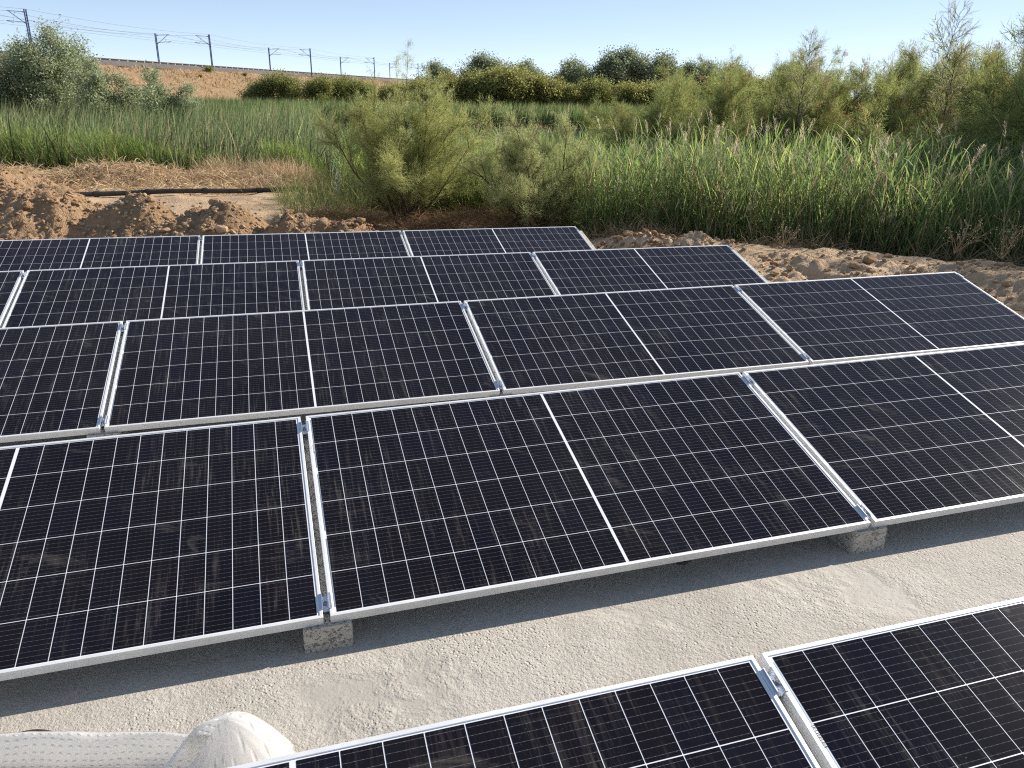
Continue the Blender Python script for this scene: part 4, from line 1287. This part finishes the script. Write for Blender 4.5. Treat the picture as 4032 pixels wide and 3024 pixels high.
for (x, y, ms, sc, rz, lab) in [
    (-24.5, 42.0, pop1, 1.0, 0.2, 'tallest pale green poplar on the left, in front of the first mast pair'),
    (-23.3, 42.0, pop2, 1.04, 1.2, 'rounded pale green poplar at the right side of the big left group'),
    (-26.3, 41.0, pop2, 0.90, 2.5, 'pale green poplar with white stems second from the left picture edge'),
    (-28.2, 41.5, pop1, 0.86, 4.5, 'dense poplar cut by the left picture edge'),
    (-25.6, 44.5, pop2, 0.95, 3.5, 'shaded poplar standing behind the tallest one on the left'),
    (-22.9, 40.6, pop3, 0.80, 2.2, 'small leafy poplar at the foot of the big left group'),
    (-20.2, 40.0, pop3, 1.12, 0.3, 'slim young poplar with two pointed tips right of the big group'),
    (-19.4, 40.5, pop3, 0.92, 1.8, 'small bushy young poplar in front of the dry slope'),
    (-17.4, 39.0, pop3, 0.98, 3.1, 'low round young poplar nearest to the middle of the dry slope'),
    (-16.1, 39.5, pop3, 0.8, 4.4, 'tiny poplar sapling at the right end of the left tree group')]:
    put_tree('poplar_tree', lab, 'tree', ms, (x, y, gz(x, y) + 0.1), sc, rz, LT)

FARP = [(0.20, 0.245, 0.14), (0.25, 0.29, 0.175), (0.165, 0.21, 0.11), (0.33, 0.36, 0.25)]
far1 = setm(broadleaf(211, 7.4, 3.4, 0.16, 22, 0.26, 18, FARP, 0.08, 7, 0.18, 3), M['palebark'], M['leaf'])
far2 = setm(broadleaf(212, 7.2, 3.2, 0.15, 22, 0.26, 16, [(0.22, 0.26, 0.15), (0.28, 0.32, 0.20), (0.19, 0.235, 0.125)], 0.08, 7, 0.18, 3), M['palebark'], M['leaf'])
FG = 'distant trees beyond the pond'
fars = [(-10.4, 112, far1, 0.80, 'dark round tree at the left end of the distant tree line'),
    (-5.6, 113, far1, 0.95, 'blue-green distant tree second from the left in the tree line'), (-2.2, 111, far2, 0.93, 'pale distant tree third from the left in the tree line'),
    (2.0, 116, far2, 0.92, 'thin pale distant tree in the gap before the middle trees'), (6.2, 113, far2, 0.95, 'light green distant tree left of the large dark group'),
    (8.6, 114, far2, 0.85, 'low pale distant tree left of the large dark group'), (12.8, 111, far1, 1.04, 'large dark distant tree, left crown of the tallest group'), (16.0, 112, far1, 1.08, 'tallest dark distant tree in the tree line'),
    (19.2, 112, far1, 1.0, 'dark distant tree, right crown of the tallest group'), (23.0, 116, far1, 0.9, 'lower dark distant tree right of the tallest group'), (27.0, 116, far1, 0.92, 'distant dark tree partly behind the tamarisk hedge, left one'),
    (31.5, 118, far1, 0.88, 'distant dark tree partly behind the tamarisk hedge, middle one'), (38.0, 118, far1, 0.9, 'distant dark tree partly behind the tamarisk hedge, right one')]
for q, (x, y, ms, sc, lab) in enumerate(fars):
    put_tree('distant_tree', lab, 'tree', ms, (x, y, -0.5), sc, q * 1.7, FG)
BUSH = [(0.21, 0.235, 0.08), (0.265, 0.28, 0.10), (0.17, 0.19, 0.065)]
bushA = setm(broadleaf(221, 3.9, 2.9, 0.07, 14, 0.20, 16, BUSH, 0.03, 7, 0.18, 4), M['bark'], M['tam'])
bushB = setm(broadleaf(222, 3.8, 2.8, 0.07, 14, 0.20, 16, [(0.27, 0.275, 0.095), (0.32, 0.31, 0.12), (0.22, 0.23, 0.075)], 0.03, 7, 0.18, 4), M['bark'], M['tam'])
bl = [(-26.6, 86, bushA, 0.70), (-24.0, 87, bushA, 0.86), (-21.2, 86, bushA, 0.80), (-18.6, 88, bushA, 0.82), (-15.8, 87, bushA, 0.74), (-28.4, 87, bushA, 0.50),
      (-12.9, 86, bushB, 0.74), (-9.6, 85, bushB, 0.86), (-6.6, 86, bushB, 1.0), (-3.2, 85, bushB, 1.12), (-0.3, 85, bushB, 1.2), (2.6, 86, bushB, 1.0), (5.2, 86, bushB, 0.80),
      (8.6, 86, bushA, 0.88), (11.6, 85, bushB, 0.86), (14.6, 86, bushB, 0.92), (17.6, 85, bushB, 0.90), (20.8, 85, bushB, 1.0), (24.4, 86, bushB, 1.05)]
bl.sort(key=lambda b: b[0] / b[1])
ordw = ['first', 'second', 'third', 'fourth', 'fifth', 'sixth', 'seventh', 'eighth', 'ninth', 'tenth', 'eleventh', 'twelfth', 'thirteenth', 'fourteenth', 'fifteenth', 'sixteenth', 'seventeenth', 'eighteenth', 'nineteenth', 'twentieth']
for q, (x, y, ms, sc) in enumerate(bl):
    put_tree('round_bush', '%s olive bush counted from the left along the far shore behind the reed belt' % ordw[q], 'bush', ms, (x, y, -0.5), sc, q * 2.1, 'bushes on the far shore')

# small dry weeds on the right earth bank
def weed(name, label, x, y, seed, n, H):
    rng = np.random.default_rng(seed)
    st, fl = MB(), MB()
    for k in range(n):
        az = rng.uniform(0, 6.28); el = rad(rng.uniform(35, 85))
        P = grow(rng, (0, 0, -0.02), (math.cos(az) * math.cos(el), math.sin(az) * math.cos(el), math.sin(el)), H * rng.uniform(0.6, 1.1), 5, 0.12, 0.02)
        st.tube(P, np.linspace(0.0035, 0.0018, 6), 3)
        for c in range(5):
            p, d = along(P, 0.35 + 0.6 * rng.random())
            Q = grow(rng, p, deflect(rng, d, rad(40)), H * 0.25, 3, 0.15, 0.05)
            st.tube(Q, np.linspace(0.0022, 0.001, 4), 3)
            fl.add(ICO0[0] * 0.0055 + Q[-1], ICO0[1], (0.50, 0.45, 0.34))
    st.C = [np.tile(np.array([0.34, 0.26, 0.16]), (len(v), 1)) for v in st.V]
    e = empty(name, (x, y, gz(x, y) + 0.12))
    tag(e, label, 'weed', 'dry weeds on the right bank')
    st.build('stalks', M['straw'], e); fl.build('seed_heads', M['straw'], e)
weed('dry_weed', 'spindly dry weed with pale seed heads on the right earth bank, left one', 4.75, 8.35, 1, 9, 0.40)
weed('dry_weed', 'spindly dry weed with pale seed heads on the right earth bank, middle one', 5.15, 8.15, 2, 11, 0.48)
weed('dry_weed', 'sprawling dry weed on the right earth bank near the dark reeds, right one', 5.65, 8.05, 3, 10, 0.42)
weed('dry_weed', 'low bleached dry weed above the rightmost panel of the fourth row', 3.15, 9.05, 4, 8, 0.28)
#PART3

# ------------------------------------------------------------------ railway on its embankment
RD = np.array([0.17, 1.0]); RD /= np.linalg.norm(RD)
RN = np.array([RD[1], -RD[0]])                 # towards the viewer's side
RO = np.array([-62.98, 170.0])                 # foot of one mast on the near shoulder
def rail_pt(along_, off, z):                   # off: positive to the near side
    p = RO + RD * along_ + RN * off
    return np.array([p[0], p[1], z])
def sweep(prof, a0, a1, n, noise=0.0, seed=0):
    al = np.linspace(a0, a1, n)
    V = []
    for a in al:
        for k, (off, z) in enumerate(prof):
            V.append(rail_pt(a, off, z))
    V = np.array(V)
    if noise:
        w = np.array([(0 if k in (0, len(prof) - 1) else 1) for k in range(len(prof))] * n)
        V[:, 2] += noise * w * fbm(V[:, 0] * 0.35, V[:, 1] * 0.35, 0, 4, 0.55, seed)
    m = len(prof)
    i = np.arange(n - 1)[:, None] * m; j = np.arange(m - 1)[None, :]
    F = np.stack([i + j, i + m + j, i + m + j + 1, i + j + 1], -1).reshape(-1, 4)
    return V, F
TOP = 4.85
pr = [(-24, -0.9)] + [(-24 + 14 * k / 5, -0.9 + (TOP + 0.9) * k / 5) for k in range(1, 5)] + [(-9.6, TOP), (-1, TOP), (1.1, TOP)] + [(1.1 + 16.4 * k / 24, TOP - (TOP + 0.9) * k / 24) for k in range(1, 25)]
V, F = sweep(pr, -130, 420, 260, 0.22, 3)
tag(obj('embankment', np_mesh('embankment', V, F, smooth=True), M['dryslope']), kind='structure')
pb = [(-9.3, TOP + 0.04), (-8.0, TOP + 0.95), (-4.2, TOP + 1.0), (-1.1, TOP + 0.95), (0.4, TOP + 0.04)]
V, F = sweep(pb, -130, 420, 160, 0.03, 5)
tag(obj('ballast_bed', np_mesh('ballast_bed', V, F), M['ballast']), kind='structure')
# tracks: two, each with two rails on sleepers
for q, (c, nm) in enumerate(((-2.5, 'near'), (-6.6, 'far'))):
    e = empty('railway_track', (0, 0, 0))
    tag(e, '%s track of the railway on top of the embankment' % nm, 'railway track', 'railway tracks')
    for s in (-0.72, 0.72):
        P = [rail_pt(a, c + s, TOP + 1.22) for a in np.linspace(-130, 420, 12)]
        MB().tube(P, 0.075, 4).build('rail', M['rail'], e)
    mb = MB()
    for a in np.arange(-130, 420, 2.4):
        p = rail_pt(a, c, TOP + 1.04)
        R = np.array([RN[0], RN[1], 0]); D = np.array([RD[0], RD[1], 0])
        Vb = np.array([p + R * sx * 1.3 + D * sy * 0.13 + np.array([0, 0, sz * 0.09]) for sz in (-1, 1) for sx, sy in ((-1, -1), (1, -1), (1, 1), (-1, 1))])
        mb.add(Vb, [(0, 3, 2, 1), (4, 5, 6, 7), (0, 1, 5, 4), (1, 2, 6, 5), (2, 3, 7, 6), (3, 0, 4, 7)])
    tag(mb.build('sleepers', M['sleeper'], e), kind='stuff')

# dry grass and shrubs of the slope
rng = np.random.default_rng(91)
K = 26000
al = rng.uniform(-100, 160, K); of = 1.2 + 16 * rng.random(K)
z = TOP - (TOP + 0.9) * (of - 1.1) / 16.4
P = np.stack([RO[0] + RD[0] * al + RN[0] * of, RO[1] + RD[1] * al + RN[1] * of, z - 0.05], -1)
patch = vnoise(P[:, 0] * 0.16, P[:, 1] * 0.16, 0, 31) + 0.5 * vnoise(P[:, 0] * 0.6, P[:, 1] * 0.6, 0, 37)
kp = patch > rng.uniform(-1.0, 0.5, K)
P = P[kp]; K = len(P)
tone = vnoise(P[:, 0] * 0.12, P[:, 1] * 0.12, 0, 55)[:, None] * 0.3 + 1
col = palette(rng, K, [(0.50, 0.36, 0.21), (0.42, 0.27, 0.145), (0.56, 0.44, 0.28), (0.37, 0.22, 0.12)], 0.2) * tone
V, F, C = ribbons(P, rng.uniform(0, 6.28, K), rng.uniform(0.7, 1.5, K), rng.uniform(0.3, 0.75, K), rng.uniform(0.08, 0.22, K), rng.uniform(0, 0.9, K), 2, col, rng.normal(0, 0.6, K))
o = MB().add(V, F, C).build('slope_grass', M['straw'])
tag(o, 'reddish dry grass covering the slope of the railway embankment', 'dry grass', kind='stuff')
for q, (al_, of_, sc) in enumerate(((-4, 2.2, 0.36), (9, 3.0, 0.22), (20, 6.5, 0.28), (-12, 5.0, 0.18))):
    p = rail_pt(al_, of_, TOP - (TOP + 0.9) * (of_ - 1.1) / 16.4 - 0.1)
    put_tree('slope_bush', ['pale green low bush at the foot of the near mast on the slope', 'tiny green bush below the ballast edge, right of the mast foot', 'grey-green bush halfway down the dry slope', 'small faded bush on the dry slope left of the mast foot'][q], 'bush', bushB, tuple(p), sc, q, 'bushes on the dry slope')

# masts ------------------------------------------------------------------------
def mast_mesh():
    H = 6.9
    legs = [MB().box((-0.07, sy * 0.19 - 0.05, 0), (0.07, sy * 0.19 + 0.05, H)).mesh('mast_leg') for sy in (-1, 1)]
    lac = MB()
    n = 17
    for k in range(n):
        z0, z1 = 0.15 + (H - 0.3) * k / n, 0.15 + (H - 0.3) * (k + 1) / n
        s = 1 if k % 2 else -1
        for xx in (-0.05, 0.05):
            lac.tube([(xx, -0.17 * s, z0), (xx, 0.17 * s, z1)], 0.028, 4, caps=False)
    lac.box((-0.08, -0.25, H), (0.08, 0.25, H + 0.04))
    foot = MB().box((-0.38, -0.42, -0.6), (0.38, 0.42, 0.16)).mesh('mast_foot')
    arm = MB()
    # cantilever reaching along +X: upper tie, inclined strut, registration tube, steady arm
    z1, z2 = H - 0.35, H - 1.95
    arm.tube([(0.1, 0, z1), (1.7, 0, z1 + 0.12), (3.0, 0, z1 + 0.20)], 0.038, 5)
    arm.tube([(0.1, 0, z2), (2.7, 0, z1 + 0.12)], 0.045, 5)
    arm.tube([(0.55, 0, z2 + 0.28), (3.3, 0, z2 + 0.52)], 0.034, 5)
    arm.tube([(3.3, 0, z2 + 0.52), (2.2, 0, z2 + 0.20)], 0.026, 4)
    arm.tube([(1.7, 0, z1 + 0.12), (2.2, 0, z2 + 0.42)], 0.018, 4)
    ins = []
    for zz, x0 in ((z1, 0.15), (z2, 0.12)):
        m_ = MB()
        dz = 0.05 if zz == z1 else 0.45
        m_.tube([(x0 + 0.07 * k, 0, zz + dz * 0.07 * k * (1.0 if zz == z1 else 2.2)) for k in range(6)], [0.06, 0.09, 0.06, 0.09, 0.06, 0.09], 6)
        ins.append(m_.mesh('insulator'))
    return legs, lac.mesh('lacing'), foot, arm.mesh('cantilever'), ins
legs, lac, foot, arm, ins = mast_mesh()
for m_ in legs + [lac]: m_.materials.append(M['mast'])
foot.materials.append(M['sleeper']); arm.materials.append(M['mast'])
for m_ in ins: m_.materials.append(M['cable'])
ang = math.atan2(RN[1], RN[0])
STEP = 49.0
PAIR = ['pair at the left picture edge', 'second pair from the left', 'third pair from the left', 'fourth pair from the left', 'farthest pair']
for k in range(5):
    for side, off, rz in (('near', 0.75, ang + math.pi), ('far', -9.75, ang)):
        p = rail_pt((k - 1) * STEP + (0 if side == 'near' else -2.0), off, TOP)
        e = empty('catenary_mast', tuple(p), rz)
        tag(e, 'blue lattice railway mast, %s one of the %s' % ('right' if side == 'near' else 'left', PAIR[k]), 'railway mast', 'railway masts')
        for m_ in legs: add('mast_leg', m_, e)
        add('lacing', lac, e); add('mast_foot', foot, e); add('cantilever', arm, e)
        for m_ in ins: add('insulator', m_, e)

def span_wire(name, label, off, zfun, r, group, droppers=None):
    pts = []
    for k in range(-2, 9):
        for t in np.linspace(0, 1, 9)[:-1]:
            a = (k - 1 + t) * STEP
            pts.append(rail_pt(a, off, zfun(t)))
    mb = MB().tube(pts, r, 4)
    o = mb.build(name, M['cable'])
    tag(o, label, 'overhead wire', group)
for nm, off in (('near', -2.35), ('far', -6.65)):
    span_wire('messenger_wire', 'sagging messenger wire over the %s railway track' % nm, off, lambda t: TOP + 6.75 - 0.95 * 4 * t * (1 - t), 0.018, 'overhead wires')
    span_wire('contact_wire', 'lower contact wire over the %s railway track' % nm, off, lambda t: TOP + 5.35, 0.016, 'overhead wires')
for nm, off in (('near', 0.75), ('far', -9.75)):
    span_wire('feeder_wire', 'feeder wire joining the tops of the %s row of masts' % nm, off, lambda t: TOP + 6.95 - 0.5 * 4 * t * (1 - t), 0.016, 'overhead wires')

# ------------------------------------------------------------------ foam sheet on the slab
def foam():
    # sheet in plan: one long loose fold running to the left, a raised cone of sheet at its right end
    e = empty('foam_sheet', (-0.95, 1.6, slab_z(-0.95, 1.6)))
    tag(e, 'crumpled white foam packing sheet lying on the slab at the bottom left', 'foam sheet')
    ox, oy, oz = e.location
    def shell(name, X, Y, Z, uvs):
        n, m = X.shape
        V = np.stack([X - ox, Y - oy, Z - oz], -1).reshape(-1, 3)
        i = np.arange(n - 1)[:, None] * m; j = np.arange(m - 1)[None, :]
        F = np.stack([i + j, i + j + 1, i + m + j + 1, i + m + j], -1).reshape(-1, 4)
        me = np_mesh(name, V, F, smooth=True)
        uvl = me.uv_layers.new(name='UVMap')
        li = np.zeros(len(me.loops), np.int32); me.loops.foreach_get('vertex_index', li)
        uv = uvs.reshape(-1, 2)[li]
        uvl.data.foreach_set('uv', uv.astype(np.float32).ravel())
        return obj(name, me, M['foam'], e)
    def smooth(a, k=9):
        ker = np.ones(k) / k
        pad = np.concatenate([np.full(k // 2, a[0]), a, np.full(k // 2, a[-1])])
        return np.convolve(pad, ker, 'valid')
    def curve(pts, n, k):
        pts = np.array(pts, float)
        t = np.linspace(0, 1, len(pts)); tt = np.linspace(0, 1, n)
        return np.stack([smooth(smooth(np.interp(tt, t, pts[:, c]), k), k) for c in range(pts.shape[1])], -1)
    # long upstanding fold running to the left, with a low lap in front of it
    nl, nt = 170, 90
    prof = curve([(1.625, 0.000), (1.600, 0.045), (1.568, 0.104), (1.552, 0.092), (1.540, 0.066), (1.530, 0.038), (1.518, 0.018), (1.503, 0.040), (1.488, 0.058), (1.455, 0.052), (1.41, 0.024), (1.36, 0.006)], nt, 7)
    L = np.linspace(0, 1, nl)
    l, t = np.meshgrid(L, np.linspace(0, 1, nt), indexing='ij')
    X = -2.05 + 1.31 * l
    front = sstep(0.5, 0.68, t)
    fade = 1 - front * sstep(-1.18, -0.93, X) * 0.75
    Y = prof[None, :, 0] + 0.020 * (l - 0.6) + 0.010 * np.sin(l * 9 + 1.0) * (1 - t) + 0.006 * vnoise(l * 16, t * 3, 0, 5)
    Z = prof[None, :, 1] * fade * (1 + 0.03 * np.sin(l * 11 + 2) + 0.04 * vnoise(l * 9, t * 2, 0, 2)) + 0.0035 * fbm(l * 16, t * 5, 0, 2, 0.45, 8) + 0.004
    Z = Z + 0.006 * sstep(0.10, 0.25, t) * sstep(0.95, 0.7, t) * (0.35 - np.abs(vnoise(l * 7 + t * 2.5, t * 1.2 - l * 2, 0, 15)))
    Z = np.maximum(Z, 0.003)
    X = X + 0.010 * vnoise(t * 6, l * 8, 0, 6)
    shell('long_fold', X, Y, Z + slab_z(X, Y), np.stack([l * 1.31, t * 0.40], -1))
    # raised flap at the right end: sheet fanning out from a peak, hollow towards the viewer
    peak = np.array([-0.735, 1.562, 0.158])
    rim = curve([(-0.905, 1.462, 0.020), (-0.855, 1.505, 0.085), (-0.830, 1.585, 0.080), (-0.76, 1.66, 0.010), (-0.69, 1.685, 0.003), (-0.635, 1.675, 0.003), (-0.588, 1.645, 0.004), (-0.566, 1.600, 0.004),
                 (-0.560, 1.545, 0.006), (-0.575, 1.480, 0.008), (-0.64, 1.41, 0.010), (-0.74, 1.37, 0.012), (-0.83, 1.39, 0.014), (-0.90, 1.44, 0.018)], 200, 9)
    sag = curve([(0.020,), (0.030,), (0.010,), (0.020,), (0.026,), (0.028,), (0.028,), (0.026,), (0.012,), (-0.016,), (-0.040,), (-0.058,), (-0.060,), (-0.045,)], 200, 9)[:, 0]
    p, q = np.meshgrid(np.linspace(0, 1, 200), np.linspace(0, 1, 70), indexing='ij')
    B = rim[:, None, :]
    jag = 1 + 0.020 * vnoise(p * 40, q * 0, 0, 3)
    X = peak[0] + (B[..., 0] - peak[0]) * q * jag; Y = peak[1] + (B[..., 1] - peak[1]) * q * jag
    rip = 0.0012 * np.sin(p * 150 + 3 * vnoise(p * 8, q * 0, 0, 4)) * q * sstep(0.2, 0.35, p) * sstep(0.75, 0.6, p)
    Z = peak[2] + (B[..., 2] - peak[2]) * q ** 1.5 + sag[:, None] * np.sin(np.pi * q) + rip + 0.012 * fbm(X * 10, Y * 10, 0, 2, 0.4, 9) * q
    Z = Z + 0.016 * q * (0.3 - np.abs(vnoise(X * 9 + Y * 5, Y * 7 - X * 3, 0, 19)))
    Z = np.maximum(Z, 0.004)
    shell('raised_flap', X, Y, Z + slab_z(X, Y), np.stack([X + 0.4 * Z, Y - 0.5 * Z], -1))
    s_ = MB()
    pts = [(-1.36 + 0.15 * k / 10, 1.635 + 0.012 * math.sin(k / 10 * 3), 0.020 + 0.012 * math.sin(k / 10 * math.pi)) for k in range(11)]
    pts = [(a, b, c + slab_z(a, b)) for a, b, c in pts]
    o = s_.tube(pts, 0.0042, 6).build('brown_strap', M['strap'], None, True)
    tag(o, 'short curved brown strap end behind the white foam sheet', 'strap')
foam()

# black cable loop with plug hanging under the front edge of the second row
cx_, cy_ = sd(1.36, 2.20)
cz_ = slab_z(cx_, cy_)
e = empty('panel_cable', (cx_, cy_, cz_))
tag(e, 'short black cable loop with plug hanging below the middle panel of the second row', 'cable')
pts = [(-0.10, 0.06, 0.118), (-0.06, 0.02, 0.088), (-0.02, -0.01, 0.066), (0.02, -0.015, 0.060), (0.05, 0.00, 0.070), (0.09, 0.05, 0.105), (0.12, 0.09, 0.130)]
MB().tube(pts, 0.0035, 6).build('cable_loop', M['pipe'], e, True)
MB().tube([(-0.022, -0.010, 0.066), (0.0, -0.014, 0.062), (0.02, -0.015, 0.060), (0.05, -0.002, 0.070)], [0.006, 0.0095, 0.0095, 0.007], 8).build('plug', M['pipe'], e, True)
